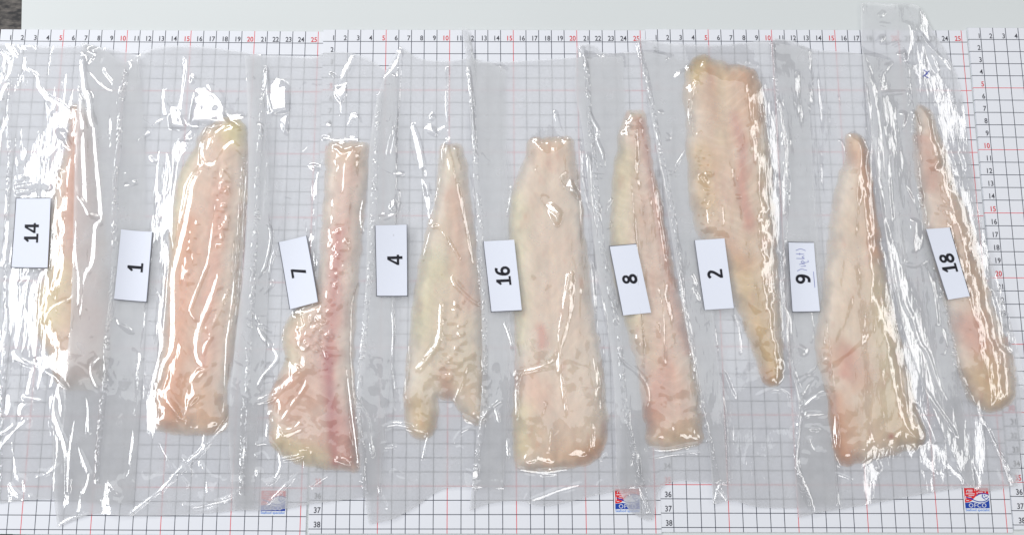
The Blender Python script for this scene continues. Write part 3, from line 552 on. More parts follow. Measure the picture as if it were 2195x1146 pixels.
  axis=[(1835, 300), (1840, 500), (1850, 700), (1870, 970)], flakes=18, flake_h=.0003, flake_c=.05,
  tag=[(1687.5, 518), (1743.5, 519), (1757.5, 668), (1697, 669)], num_at=(0.5, 0.53),
  colour=dict(base=(220, 184, 142), edge=(218, 200, 154), var=(218, 170, 126), marks=[([(1812, 800), (1818, 760)], .006, (206, 110, 84), .75), ([(1790, 860), (1800, 960), (1815, 985)], .010, (212, 140, 80), .9), ([(1800, 760), (1840, 800)], .014, (216, 150, 106), .6), ([(1885, 620), (1895, 760), (1905, 880)], .008, (224, 206, 168), .7), ([(1850, 330), (1870, 430), (1880, 540)], .008, (222, 160, 116), .7), ([(1909, 934)], .0018, (170, 40, 36), 1.), ([(1830, 300), (1832, 320)], .006, (220, 172, 118), .7), ([(1920, 900), (1960, 930)], .012, (220, 192, 148), .6)]),
  ink=[[(-.004, -.006), (-.0005, -.0075), (.0035, -.0065)], [(-.001, -.0095), (.0025, -.0098), (.0022, -.0103)], [(.0022, -.0112), (.0, -.0115), (-.002, -.011)], [(.0022, -.0125), (.0008, -.0138), (-.0005, -.0128), (.001, -.0122), (.005, -.013), (.0045, -.0142)], [(-.004, -.0155), (.0022, -.0155), (.0005, -.0165), (.0022, -.0175)], [(-.004, -.019), (.0022, -.0188)], [(-.0012, -.0182), (-.001, -.0198)], [(-.004, -.0215), (-.0002, -.0228), (.0035, -.0215)], [(.0082, .0065), (.0082, -.0055)]],
  seals=[[(1656, 92), (1665, 200), (1680, 300), (1685, 400), (1680, 480), (1678, 560), (1687, 690), (1700, 800), (1718, 870), (1710, 960), (1720, 1040), (1735, 1090)]],
  ridges=[([(1655, 90), (1657, 150), (1666, 210)], 1., 1.), ([(1667, 210), (1680, 290), (1685, 340), (1680, 400), (1678, 470)], 1.6, 1.6), ([(1676, 500), (1680, 640), (1688, 680), (1687, 760)], 1.4, 1.4), ([(1690, 770), (1700, 810), (1718, 870)], 1.2, 1.2), ([(1718, 880), (1710, 950), (1707, 990), (1717, 1020), (1735, 1060), (1747, 1102)], 1.3, 1.3), ([(1800, 300), (1808, 318), (1816, 336)], .9, .8), ([(1720, 845), (1735, 822), (1748, 815), (1745, 832)], 1.1, 1.1), ([(1722, 870), (1745, 850), (1768, 842)], 1.1, 1.1), ([(1725, 889), (1770, 887)], 1.1, 1.), ([(1735, 935), (1740, 955), (1748, 965)], 1., 1.), ([(1960, 865), (1990, 910), (2005, 950)], 1.1, 1.1), ([(1955, 965), (1980, 990), (2005, 1008), (2030, 1005), (2050, 1015), (2065, 1035)], 1.6, 1.6), ([(1830, 630), (1810, 690), (1780, 750)], 3., .9), ([(1880, 700), (1820, 755), (1760, 800)], 3.2, 1.2), ([(1880, 540), (1885, 600), (1870, 660)], 3., .8), ([(1840, 480), (1810, 560), (1800, 640)], 3., .7), ([(2045, 985), (2052, 1000), (2060, 1010)], 1.2, 1.2), ([(1770, 740), (1740, 790), (1730, 800)], 1., .8), ([(1780, 920), (1785, 960), (1800, 1000)], .9, .8), ([(1790, 1015), (1810, 1022), (1825, 1030)], .8, .7), ([(1840, 1005), (1870, 985), (1885, 1005)], 1., .8), ([(1735, 660), (1745, 700), (1740, 735)], .9, .7)],
  facets=[[(1940, 848), (1950, 865), (1965, 890), (1987, 935), (1975, 948), (1955, 935), (1945, 890)], [(1938, 917), (1955, 925), (1972, 946), (1950, 935)], [(1712, 738), (1742, 752), (1720, 760)], [(1730, 915), (1780, 910), (1752, 922)], [(2042, 980), (2056, 985), (2050, 1000)], [(1765, 775), (1775, 765), (1777, 775)]],
  fl_label='large beige fish fillet with orange lower corner beside the tag reading 9', tag_label='white paper tag with underlined numeral 9 and blue handwriting',
  bag_label='clear plastic bag with the large fillet tagged 9, eighth from left'),
 dict(n='18', num='18', seed=109, calm=0.15, thick=0.009, borders='lr',
  bag=dict(left=[(1846, 8), (1848, 110), (1862, 260), (1890, 480), (1925, 680), (1985, 850), (2075, 1040)], right=[(1985, 40), (2052, 160), (2078, 320), (2104, 500), (2160, 690), (2186, 820), (2192, 930), (2180, 1040)],
           top=[(1846, 8), (1870, 5), (1900, 9), (1965, 10), (1985, 40)], bottom=[(2075, 1040), (2110, 1052), (2150, 1046), (2180, 1040)]),
  fillet=[(1968, 235), (1976, 226), (1994, 240), (2018, 295), (2042, 380), (2066, 440), (2088, 500), (2107, 580), (2125, 640), (2142, 690), (2161, 740), (2172, 775), (2178, 822), (2172, 855), (2150, 874), (2112, 875), (2084, 854), (2058, 790), (2042, 720), (2031, 660), (2012, 580), (1990, 500), (1978, 440), (1968, 380), (1962, 310)],
  axis=[(1978, 240), (2005, 380), (2050, 540), (2100, 700), (2130, 860)], flakes=24,
  tag=[(1982.5, 491.5), (2036.5, 487.5), (2079, 634.5), (2030, 642.5)], num_at=(0.5, 0.5),
  colour=dict(base=(210, 162, 122), edge=(206, 176, 128), var=(206, 148, 112), marks=[([(2075, 700), (2095, 740)], .010, (210, 128, 92), .7), ([(1985, 300), (2000, 400)], .007, (202, 140, 108), .7), ([(2110, 800), (2140, 860)], .014, (216, 178, 122), .75), ([(2070, 520), (2100, 620)], .010, (196, 160, 126), .6)]),
  bumps=[([(1985, 350), (2000, 355), (2012, 345)], .003, .0015)],
  seals=[[(1935, 100), (1945, 150), (1950, 220), (1960, 310), (1972, 420), (1985, 480), (2010, 580), (2030, 680), (2050, 780), (2075, 850), (2110, 910), (2150, 990), (2165, 1035)]],
  pen=[[(1980, 150), (1988, 158), (1982, 162), (1990, 168)], [(1978, 165), (1992, 152)]],
  ridges=[([(1848, 105), (1860, 150), (1875, 220), (1885, 280), (1892, 340), (1900, 400), (1908, 480)], 1.3, 1.3), ([(1855, 180), (1865, 260), (1870, 330), (1880, 400), (1895, 470)], .8, .8), ([(1905, 510), (1920, 560), (1930, 610), (1940, 650), (1955, 680)], 1.3, 1.3), ([(1895, 470), (1910, 560), (1920, 640), (1935, 720), (1960, 800), (2000, 860), (2050, 935)], 1., 1.), ([(1955, 680), (1970, 730), (1990, 760), (2010, 820), (2030, 860)], .9, .9), ([(1885, 210), (1900, 202), (1945, 198)], .9, .9), ([(1970, 70), (1985, 95), (2000, 130), (2010, 155)], .9, .9), ([(1972, 75), (1995, 105), (2020, 130), (2035, 150)], 1.1, 1.1), ([(2035, 320), (2045, 350), (2052, 378)], 1., 1.), ([(2058, 325), (2067, 350), (2068, 365)], 1., .9), ([(2045, 655), (2080, 690)], 2., 1.), ([(2070, 720), (2110, 760), (2165, 795)], 2., 1.4), ([(2085, 590), (2092, 630), (2095, 665)], 1.6, 1.), ([(2120, 620), (2135, 680), (2145, 735), (2165, 752)], 1.2, 1.), ([(2110, 900), (2150, 1000), (2165, 1040)], 1.1, 1.1), ([(1958, 240), (1975, 300), (1972, 330), (1978, 360)], 1., 1.), ([(1938, 400), (1960, 440), (1970, 470)], .9, .8), ([(1990, 390), (2030, 440), (2060, 470)], 1.8, .8), ([(2000, 450), (2030, 455), (2045, 480)], 1.6, .8), ([(1885, 50), (1905, 55), (1950, 52)], 1., .8), ([(1945, 50), (1950, 90), (1940, 120)], 1.1, 1.), ([(1880, 95), (1905, 100), (1930, 90)], 1., .8), ([(1886, 160), (1900, 150), (1915, 135)], 1., .9), ([(1980, 560), (2000, 620), (2010, 700)], 1.1, .9), ([(2020, 700), (2030, 740), (2022, 760)], 1.2, 1.2), ([(1930, 560), (1960, 570), (1985, 560)], .8, .6), ([(1900, 330), (1906, 420), (1912, 470)], .8, .8)],
  facets=[[(1882, 36), (1894, 24), (1897, 32), (1886, 40)], [(1878, 95), (1886, 82), (1898, 76), (1890, 92)], [(1890, 148), (1902, 138), (1904, 144)], [(1953, 470), (1972, 474), (1984, 532), (1956, 540), (1950, 515)], [(2014, 700), (2022, 715), (2015, 740)], [(1925, 118), (1940, 112), (1944, 128), (1932, 136)], [(1932, 240), (1943, 245), (1940, 278), (1931, 272)], [(1970, 405), (1978, 420), (1976, 450), (1969, 440)]],
  fl_label='slim brownish pink fish fillet beside the tag reading 18, rightmost of all', tag_label='slanting white paper tag reading eighteen, on the rightmost bag',
  bag_label='clear plastic bag with the fillet tagged 18, rightmost and rising above the boards'),
]


# ------------------------------------------------------------------ fillets, tags and bags
def coons(top, bot, left, right, nu, nv):
    def rs(p, n):
        p = catmull(p, 8); s = np.r_[0, np.cumsum(np.linalg.norm(np.diff(p, axis=0), axis=1))]; t = np.linspace(0, s[-1], n)
        return np.c_[np.interp(t, s, p[:, 0]), np.interp(t, s, p[:, 1])]
    T, B, L, R = rs(top, nu), rs(bot, nu), rs(left, nv), rs(right, nv)
    u = np.linspace(0, 1, nu)[None, :, None]; v = np.linspace(0, 1, nv)[:, None, None]
    return ((1 - v) * T[None] + v * B[None] + (1 - u) * L[:, None] + u * R[:, None]
            - ((1 - u) * (1 - v) * T[0] + u * (1 - v) * T[-1] + (1 - u) * v * B[0] + u * v * B[-1]))

def grid_faces(nu, nv):
    i = np.arange(nv - 1)[:, None] * nu + np.arange(nu - 1)[None]
    return np.stack([i, i + nu, i + nu + 1, i + 1], -1).reshape(-1, 4)

def light_normal(x, y, z):
    best = None
    v = CAM - np.array([x, y, z]); v /= np.linalg.norm(v)
    for loc, *_ in LAMPS:
        l = np.array(loc) - np.array([x, y, z]); l /= np.linalg.norm(l); h = v + l; h /= np.linalg.norm(h)
        if best is None or h[2] > best[2]: best = h
    return best

def make_bag(spec):
    global G
    name = spec['n']; seed = spec['seed']
    rng = np.random.default_rng(seed)
    c = spec['bag']
    toW = lambda P, z=0.003: np.stack(at(np.array(P, float)[:, 0], np.array(P, float)[:, 1], z), -1)
    L, R, T, B = (toW(c[k]) for k in ('left', 'right', 'top', 'bottom'))
    allp = np.r_[L, R, T, B]
    mg = 0.012
    i0 = max(int((allp[:, 0].min() - mg - X0) / RES), 0); i1 = min(int((allp[:, 0].max() + mg - X0) / RES), NX)
    j0 = max(int((allp[:, 1].min() - mg - Y0) / RES), 0); j1 = min(int((allp[:, 1].max() + mg - Y0) / RES), NY)
    gx = X0 + (np.arange(i0, i1) + 0.5) * RES; gy = Y0 + (np.arange(j0, j1) + 0.5) * RES
    X, Y = np.meshgrid(gx, gy)
    sup = G[j0:j1, i0:i1]
    outline = np.r_[catmull(T, 6), catmull(R, 6), catmull(B, 6)[::-1], catmull(L, 6)[::-1]]
    foot = inside(X, Y, outline)
    # back film lies on what is below
    Bk = np.maximum(blur(dilate(sup, 3), 5), sup) + 0.00025
    # ---- fillet
    fo = catmull(toW(spec['fillet'], 0.004), 8, True)
    ccw = np.sign((fo[:, 0] * np.roll(fo[:, 1], -1) - fo[:, 1] * np.roll(fo[:, 0], -1)).sum())
    tn = np.roll(fo, -1, 0) - np.roll(fo, 1, 0); tn /= np.linalg.norm(tn, axis=1)[:, None] + 1e-12
    fo = fo + np.c_[tn[:, 1], -tn[:, 0]] * (ccw * 0.0018 + 0.0011 * fbm(fo[:, 0] / 0.007, fo[:, 1] / 0.007, seed + 17))[:, None]     # knife-cut, slightly ragged rim
    d, _ = seg_dist(X, Y, fo, True); ins = inside(X, Y, fo); sd = np.where(ins, d, -d)
    T0 = spec.get('thick', 0.009) * 0.62; ed = spec.get('edge', 0.018)
    q = np.clip(sd / ed, 0, 1)
    q = np.clip(q + 0.12 * fbm(X / 0.012, Y / 0.012, seed + 15) * (1 - q) * (q > 0), 0, 1)
    prof = 1 - (1 - q) ** 1.8
    relief = 0.0006 * fbm(X / 0.022, Y / 0.03, seed) + 0.00015 * fbm(X / 0.006, Y / 0.008, seed + 5)
    # muscle flakes: slanting shallow steps
    axis_pts = toW(spec['axis'], 0.004); ad, ap = seg_dist(X, Y, axis_pts)
    fl = np.abs(((ap * spec.get('flakes', 22) + ad / 0.012 + 0.6 * fbm(X / .02, Y / .02, seed + 9)) % 1) - 0.5)
    relief += 0.55 * spec.get('flake_h', 0.0004) * (fl - 0.25)
    relief -= spec.get('groove', 0.0006) * np.exp(-(ad / 0.003) ** 2)
    for pts, wd, hh in spec.get('bumps', []):
        bd, _ = seg_dist(X, Y, toW(pts, 0.008)); relief += hh * np.exp(-(bd / wd) ** 2)
    if 'bumpy' in spec:
        for pts, wd, hh in spec['bumpy']:
            bd, _ = seg_dist(X, Y, toW(pts, 0.008))
            relief += hh * np.exp(-(bd / wd) ** 2) * np.clip(noise(X / 0.0028, Y / 0.0034, seed + 20) * 1.3, -0.4, 1)
    base = blur(Bk, 8)
    fz = np.where(ins, np.maximum(base, Bk) + 0.0003 + T0 * prof + relief * prof, Bk)
    fz = np.where(ins, np.maximum(fz, Bk + 0.0004), Bk)
    # mesh of the fillet (top and underside share the rim)
    s = 2
    nxx, nyy = X[::s, ::s].shape[1], X[::s, ::s].shape[0]
    Xs, Ys, Ss = X[::s, ::s], Y[::s, ::s], sd[::s, ::s]
    inn = Ss > 0.0003
    qd = inn[:-1, :-1] | inn[1:, :-1] | inn[:-1, 1:] | inn[1:, 1:]
    idx = np.arange(nxx * nyy).reshape(nyy, nxx)
    fa = np.stack([idx[:-1, :-1], idx[:-1, 1:], idx[1:, 1:], idx[1:, :-1]], -1)[qd]
    used = np.unique(fa); remap = np.full(nxx * nyy, -1); remap[used] = np.arange(len(used))
    px, py = Xs.ravel()[used].copy(), Ys.ravel()[used].copy(); rim = ~inn.ravel()[used]
    seg = np.r_[fo, fo[:1]]
    for k in np.where(rim)[0]:
        a_, b_ = seg[:-1], seg[1:]; dd = b_ - a_; t = np.clip(((px[k] - a_[:, 0]) * dd[:, 0] + (py[k] - a_[:, 1]) * dd[:, 1]) / ((dd ** 2).sum(1) + 1e-15), 0, 1)
        qx = a_[:, 0] + t * dd[:, 0]; qy = a_[:, 1] + t * dd[:, 1]; m_ = np.argmin((qx - px[k]) ** 2 + (qy - py[k]) ** 2); px[k], py[k] = qx[m_], qy[m_]
    zt = np.where(rim, samp(Bk, px, py, i0, j0) + 0.0006, samp(fz, px, py, i0, j0))
    zb = samp(Bk, px, py, i0, j0) + 0.00015
    f1 = remap[fa]; n = len(used)
    # colours of the flesh itself
    C = spec['colour']; base_c = np.array(s2l(*C['base'])); cl = np.tile(base_c, (n, 1))
    dd_, _ = seg_dist(px, py, fo, True)
    def blend(cl, rgb, k): return cl + (np.array(s2l(*rgb)) - cl) * np.clip(k, 0, 1)[:, None]
    nlow = fbm(px / 0.03, py / 0.045, seed + 31); nmid = fbm(px / 0.009, py / 0.012, seed + 37)
    if 'edge' in C: cl = blend(cl, C['edge'], 0.55 * np.exp(-(dd_ / 0.009) ** 2) * (0.7 + 0.4 * nlow))
    cl = blend(cl, C.get('var', C['base']), 0.55 * np.clip(nlow, 0, 1)); cl = blend(cl, C.get('pale', (228, 214, 190)), 0.35 * np.clip(-nlow + 0.3 * nmid, 0, 1))
    cl = blend(cl, (229, 214, 200), 0.34 + 0.56 * np.exp(-(dd_ / 0.009) ** 2))     # thin rims are watery and pale
    for pts, wd, rgb, k in C.get('marks', []):
        if len(pts) == 1: md = np.hypot(*(np.c_[px, py] - toW(pts, 0.008)[0]).T)
        else: md, _ = seg_dist(px, py, toW(pts, 0.008))
        cl = blend(cl, rgb, k * np.exp(-(md * (1 + 0.25 * nmid) / wd) ** 2))
    fl_v = samp(fl, px, py, i0, j0)
    fc = 0.6 * spec.get('flake_c', 0.10)
    sept = np.clip((fl_v - 0.40) / 0.08, 0, 1) * np.clip(0.6 + nmid, 0, 1)                  # pale connective lines between the flakes
    cc = samp(ap * spec.get('flakes', 22) + ad / 0.012, px, py, i0, j0)
    grain = noise(cc * 5.0, py / 0.02 + px / 0.03, seed + 55) * 0.7 + noise(cc * 11.0, px / 0.012, seed + 56) * 0.5
    fib = noise(px / 0.0011 + 2 * nmid, py / 0.009, seed + 51) * 0.6 + noise(px / 0.0028, py / 0.02, seed + 52)
    cl = cl * (1 + 1.6 * fc * (fl_v - 0.3))[:, None] * (1 + 0.04 * nmid + 0.04 * fib + 0.05 * grain)[:, None]
    cl = blend(cl, (238, 226, 208), 2.2 * fc * sept)
    cl = blend(cl, (206, 120, 92), 0.16 * np.clip(fbm(px / 0.006, py / 0.014, seed + 53) - 0.55, 0, 1) * 2)
    cl = np.clip(cl * 1.05 * np.array([1.0, 0.995, 0.99]), 0, 0.86)
    al = 0.12 + 0.88 * np.clip(dd_ * (1 + 0.3 * nmid) / 0.008, 0, 1) ** 0.8          # thin rims let the board show through
    og = (float(px.mean()), float(py.mean()), float(zb.min()))
    fobj = mesh_np('fish_fillet', np.r_[np.c_[px, py, zt], np.c_[px, py, zb]], np.r_[f1, f1[:, ::-1] + n], M_FLESH, attr=np.r_[np.c_[cl, al], np.c_[cl, al]], origin=og)
    tag(fobj, spec['fl_label'], 'fish fillet', 'fish fillets in the bags')
    S = np.maximum(Bk, fz)
    S2 = S
    # ---- front film drapes over it all
    D = np.maximum(blur(dilate(S2, 13), 28, 42), S2 + 0.0002)
    onf = blur(np.clip((sd - 0.008) / 0.012, 0, 1), 8)
    tight = np.maximum(blur(dilate(S2, 2), 5), S2)
    D = D + (tight - D) * np.clip(onf * 0.75, 0, 1)
    W_ = np.zeros_like(D)
    rg = lambda x, y, sd_: 1 - np.abs(noise(x, y, sd_))
    warp = 0.004 * noise(X / 0.03, Y / 0.05, seed + 3)
    free = 1 - 0.55 * onf
    calm = spec.get('calm', 1.0)
    W_ += 0.0005 + calm * free * 0.0008 * rg((X + warp) / 0.017, Y / 0.085, seed + 41) ** 3
    W_ += calm * free * 0.0005 * rg((X - warp) / 0.008, Y / 0.03, seed + 43) ** 5
    W_ += 0.0011 * (1 - 0.5 * onf) * fbm(X / 0.028, Y / 0.075, seed + 49, 2)       # slow billows
    W_ += 0.00016 * (1 - 0.7 * onf) * fbm(X / 0.011, Y / 0.017, seed + 47, 2)
    for pts, wd, hh in spec.get('bumpy', []):
        bd, _ = seg_dist(X, Y, toW(pts, 0.008)); W_ += 0.6 * hh * np.exp(-(bd / wd) ** 2) * np.clip(noise(X / 0.0022, Y / 0.0028, seed + 20) * 1.3, -0.3, 1)
    gyD, gxD = np.gradient(blur(D + W_, 2), RES)
    def ridge(wp, bw, k=1.0):
        # a crease: a narrow flat flank of width bw turned as a pleat towards the nearest lamp row, falling back on both sides
        m = len(wp); t = np.gradient(wp, axis=0); t /= np.linalg.norm(t, axis=1)[:, None] + 1e-12; nn = np.c_[-t[:, 1], t[:, 0]]
        g = np.c_[samp(gxD, wp[:, 0], wp[:, 1], i0, j0), samp(gyD, wp[:, 0], wp[:, 1], i0, j0)]; z = samp(D, wp[:, 0], wp[:, 1], i0, j0)
        sig = np.zeros((len(LAMPS), m)); cost = np.zeros(len(LAMPS))
        for li, (loc, lx_, ly_, wt, _) in enumerate(LAMPS):
            P_ = np.c_[wp, z]; v = CAM - P_; v /= np.linalg.norm(v, axis=1)[:, None]
            bestc = np.full(m, 1e9)
            for f in np.linspace(-0.45, 0.45, 7):
                lp = np.array(loc) + np.array([lx_ * f * (lx_ > ly_), ly_ * f * (ly_ > lx_), 0])
                l = lp - P_; l /= np.linalg.norm(l, axis=1)[:, None]; h = v + l; sl = -h[:, :2] / h[:, 2:3]
                need = sl - g; sn = (need * nn).sum(1); s_t = np.abs((need * t).sum(1)); c_ = s_t + 0.25 * np.abs(sn)
                mk = c_ < bestc; bestc = np.where(mk, c_, bestc); sig[li] = np.where(mk, sn, sig[li])
            cost[li] = bestc.mean() - 0.002 * wt
        sg = np.clip(sig[np.argmin(cost)], -0.7, 0.7)
        for _ in range(3): sg = np.convolve(np.pad(sg, 1, 'edge'), [.25, .5, .25], 'valid')
        mgn = 3 * bw
        lo = wp.min(0) - mgn; hi = wp.max(0) + mgn
        a0, a1 = max(int((lo[0] - gx[0]) / RES), 0), min(int((hi[0] - gx[0]) / RES) + 2, len(gx)); b0, b1 = max(int((lo[1] - gy[0]) / RES), 0), min(int((hi[1] - gy[0]) / RES) + 2, len(gy))
        if a1 <= a0 or b1 <= b0: return
        Xl, Yl = X[b0:b1, a0:a1], Y[b0:b1, a0:a1]
        best = np.full(Xl.shape, 1e9); sd_ = np.zeros(Xl.shape); pr = np.zeros(Xl.shape)
        for i in range(m - 1):
            A_ = wp[i]; d_ = wp[i + 1] - A_; l2 = d_ @ d_ + 1e-15
            tt_ = np.clip(((Xl - A_[0]) * d_[0] + (Yl - A_[1]) * d_[1]) / l2, 0, 1); q_ = (Xl - A_[0] - tt_ * d_[0]) ** 2 + (Yl - A_[1] - tt_ * d_[1]) ** 2
            mk = q_ < best; best = np.where(mk, q_, best); pr = np.where(mk, i + tt_, pr)
            cr = (d_[0] * (Yl - A_[1]) - d_[1] * (Xl - A_[0])) / math.sqrt(l2); sd_ = np.where(mk, cr, sd_)
        di = np.sqrt(best); sd_ = np.sign(sd_) * di
        sv = np.interp(pr, np.arange(m), sg); u = pr / (m - 1)
        wloc = bw * (0.55 + 0.45 * np.clip(np.minimum(u, 1 - u) / 0.25, 0, 1)) * (1.0 if k > 1.5 else 0.85 + 0.35 * noise(Xl / 0.009, Yl / 0.009, seed + 61))
        hgt = sv * np.clip(sd_, -wloc / 2, wloc / 2) * np.exp(-(np.clip(di - wloc / 2, 0, None) / (0.55 * bw)) ** 2)
        fade = np.clip(np.minimum(u, 1 - u) / 0.06 + 0.1, 0, 1)
        if k > 1.5:      # a strong fold: the film is pulled into one clean flank here
            Dl, Wl = D[b0:b1, a0:a1], W_[b0:b1, a0:a1]
            cz = samp(D + W_, wp[:, 0], wp[:, 1], i0, j0)
            for _ in range(24): cz = np.convolve(np.pad(cz, 1, 'edge'), [.25, .5, .25], 'valid')
            sa = 1.0 * (sg + (g * nn).sum(1))
            tgt_ = np.interp(pr, np.arange(m), cz) + np.interp(pr, np.arange(m), sa) * (lambda c_: c_ + 0.16 * c_ * c_ / wloc)(np.clip(sd_, -wloc / 2, wloc / 2)) + 0.0003
            mk_ = fade * np.exp(-(np.clip(di - wloc / 2, 0, None) / (0.45 * bw)) ** 2)
            W_[b0:b1, a0:a1] = Wl + mk_ * (tgt_ - Dl - Wl)
        else: W_[b0:b1, a0:a1] += k * fade * hgt
    late = []
    for rr in spec.get('ridges', []):
        pts, wd, hh = (rr if isinstance(rr, tuple) and len(rr) == 3 and not isinstance(rr[0], (int, float)) else (rr, 1.1, 1.0))
        wp = catmull(on_surf(pts, D, i0, j0), 4)
        if wd >= 1.8 and hh <= 1.4: ridge(wp, wd * 1.3e-3, 0.55)      # soft roll of the film
        else: late.append((wp, max(wd * (2.5 if wd >= 1.5 else 1.9), 1.8) * 1e-3))
    # small random creases
    for k in range(int(45 * calm)):
        u, v = rng.random(), rng.random()
        Lp = catmull(L, 8); Rp = catmull(R, 8); lp = Lp[int(v * (len(Lp) - 1))]; rp = Rp[int(v * (len(Rp) - 1))]
        p0 = lp + (rp - lp) * (u * 0.98 + 0.01); ang = math.pi / 2 + rng.normal(0, 0.5) + (0 if rng.random() < 0.75 else 1.0); ln = rng.uniform(0.004, 0.02)
        pts = [p0]
        for _ in range(3): ang += rng.normal(0, 0.35); pts.append(pts[-1] + ln / 3 * np.array([math.cos(ang), math.sin(ang)]))
        ridge(catmull(np.array(pts), 3), rng.uniform(0.8, 1.5) * 1e-3, rng.uniform(0.6, 1.0))
    # pleats running beside the seals
    for sl in spec['seals']:
        sp_ = catmull(on_surf(sl, D, i0, j0), 8)
        for k in range(int(22 * calm)):
            a_ = rng.uniform(0, 0.85); ln = rng.uniform(0.04, 0.3); ofs = rng.normal(0.004, 0.011)
            ii = np.linspace(a_, min(a_ + ln, 1.0), 7) * (len(sp_) - 1); q_ = np.c_[np.interp(ii, np.arange(len(sp_)), sp_[:, 0]), np.interp(ii, np.arange(len(sp_)), sp_[:, 1])]
            q_[:, 0] += ofs + rng.normal(0, 0.0009, 7) + np.linspace(0, rng.normal(0, 0.006), 7)
            ridge(catmull(q_, 3), rng.uniform(0.8, 1.5) * 1e-3, rng.uniform(0.7, 1.1))
    D = np.maximum(D + np.clip(W_, -0.001, 0.006), S2 + 0.0004); D = np.maximum(blur(D, 1), S2 + 0.00035); W_ = np.zeros_like(D)
    gyD, gxD = np.gradient(blur(D, 2), RES)
    for wp, b_ in late: ridge(wp, b_, 2.0)       # the big folds come last and stay crisp
    for pts in spec.get('facets', []):
        fp = on_surf(pts, D, i0, j0); cx_, cy_ = fp.mean(0); nrm = light_normal(cx_, cy_, float(samp(D, cx_, cy_, i0, j0)))
        m_ = blur(inside(X, Y, fp).astype(float), 2)
        tgt = -(nrm[0] * (X - cx_) + nrm[1] * (Y - cy_)) / nrm[2]
        cur = float(samp(D, cx_, cy_, i0, j0)) - D - W_         # flatten the film here, then tilt it
        W_ = W_ + m_ * (cur + tgt + 0.0012 + 0.0003 * noise(X / 0.0055, Y / 0.010, seed + 77))
    Fz = np.maximum(D + np.clip(W_, -0.002, 0.006), S2 + 0.00025)
    # bag meshes
    og = np.array([float(allp[:, 0].mean()), float(allp[:, 1].mean()), 0.002])
    bag = empty('plastic_bag', tuple(og)); tag(bag, spec['bag_label'], 'plastic bag', 'clear plastic bags laid side by side')
    wid = max(np.linalg.norm(T[-1] - T[0]), np.linalg.norm(B[-1] - B[0])); hei = np.linalg.norm(L[-1] - L[0])
    nu, nv = int(wid / 0.00064), int(hei / 0.00064)
    P = coons(T, B, L, R, nu, nv).reshape(-1, 2)
    # ragged free rim
    z = samp(Fz, P[:, 0], P[:, 1], i0, j0)
    mesh_np('front_film', np.c_[P, z] - og, grid_faces(nu, nv), M_FILM, bag)
    nu2, nv2 = max(nu // 6, 10), nv // 6
    P2 = coons(T, B, L, R, nu2, nv2).reshape(-1, 2)
    mesh_np('back_film', np.c_[P2, samp(Bk, P2[:, 0], P2[:, 1], i0, j0) + 0.00005] - og, grid_faces(nu2, nv2), M_FILM_BACK, bag)
    for sl in spec['seals']:
        sp_ = catmull(on_surf(sl, Fz, i0, j0), 8); s_ = np.r_[0, np.cumsum(np.linalg.norm(np.diff(sp_, axis=0), axis=1))]
        nl = int(s_[-1] / 0.0006); t = np.linspace(0, s_[-1], nl); cx_ = np.interp(t, s_, sp_[:, 0]); cy_ = np.interp(t, s_, sp_[:, 1])
        dx, dy = np.gradient(cx_), np.gradient(cy_); ll = np.hypot(dx, dy); nx_, ny_ = -dy / ll, dx / ll
        nw = 11; wv = np.linspace(-0.0022, 0.0022, nw)
        wob = 0.0012 * noise(t / 0.03, t * 0 + 3, seed + 80)
        sx = cx_[:, None] + nx_[:, None] * (wv[None] + wob[:, None]); sy = cy_[:, None] + ny_[:, None] * (wv[None] + wob[:, None])
        sz = samp(Fz, sx, sy, i0, j0) + 0.0002
        bumps = np.clip(noise(t[:, None] / 0.0021 + 0 * wv[None], wv[None] / 0.0016 + 0 * t[:, None], seed + 81), -0.2, 1) * (0.4 + 0.6 * np.clip(0.5 + noise(t / 0.013, t * 0, seed + 82), 0, 1))[:, None]
        prof_ = np.cos(wv / 0.0022 * math.pi / 2)[None]
        sz = sz + prof_ * (0.0003 + 0.0012 * np.clip(bumps, 0, 1))
        mesh_np('side_seal', np.stack([sx, sy, sz], -1).reshape(-1, 3) - og, grid_faces(nw, nl), M_SEAL, bag)
        m_, _ = seg_dist(X, Y, sp_[::4]); Fz = np.maximum(Fz, np.where(m_ < 0.0028, Fz + 0.0014, Fz))
    for st_ in spec.get('pen', []):
        pp = catmull(on_surf(st_, Fz, i0, j0), 4); fl_ = Flat(); fl_.stroke(pp, 0.0007, 0, 0, 1)
        fl_.build('pen_mark', [M_PEN], bag, lambda v: np.c_[v[:, :2], samp(Fz, v[:, 0], v[:, 1], i0, j0) + 0.0003] - og)
    # ---- paper tag lying on the front film
    Sd = blur(dilate(Fz, 4), 9)
    tq = on_surf(spec['tag'], Sd, i0, j0)
    uu, vv = np.meshgrid(np.linspace(0, 1, 14), np.linspace(0, 1, 28))
    bil = lambda u, v: ((1 - u) * (1 - v))[..., None] * tq[0] + (u * (1 - v))[..., None] * tq[1] + (u * v)[..., None] * tq[2] + ((1 - u) * v)[..., None] * tq[3]
    tm = inside(X, Y, tq)
    # a stiff paper tag: low order surface through the support
    tp = bil(uu, vv); hz = samp(Sd, tp[..., 0], tp[..., 1], i0, j0)
    A = np.stack([np.ones_like(uu), uu, vv, uu * vv, uu ** 2, vv ** 2], -1).reshape(-1, 6); co_ = np.linalg.lstsq(A, hz.ravel(), rcond=None)[0]
    lift = max((hz.ravel() - A @ co_).max(), 0) * 0.5
    tz = lambda u, v: (np.stack([np.ones_like(u), u, v, u * v, u ** 2, v ** 2], -1) @ co_) + 0.0004 + lift
    cen = bil(np.array([.5]), np.array([.5]))[0]; zc = float(tz(np.array([.5]), np.array([.5]))[0])
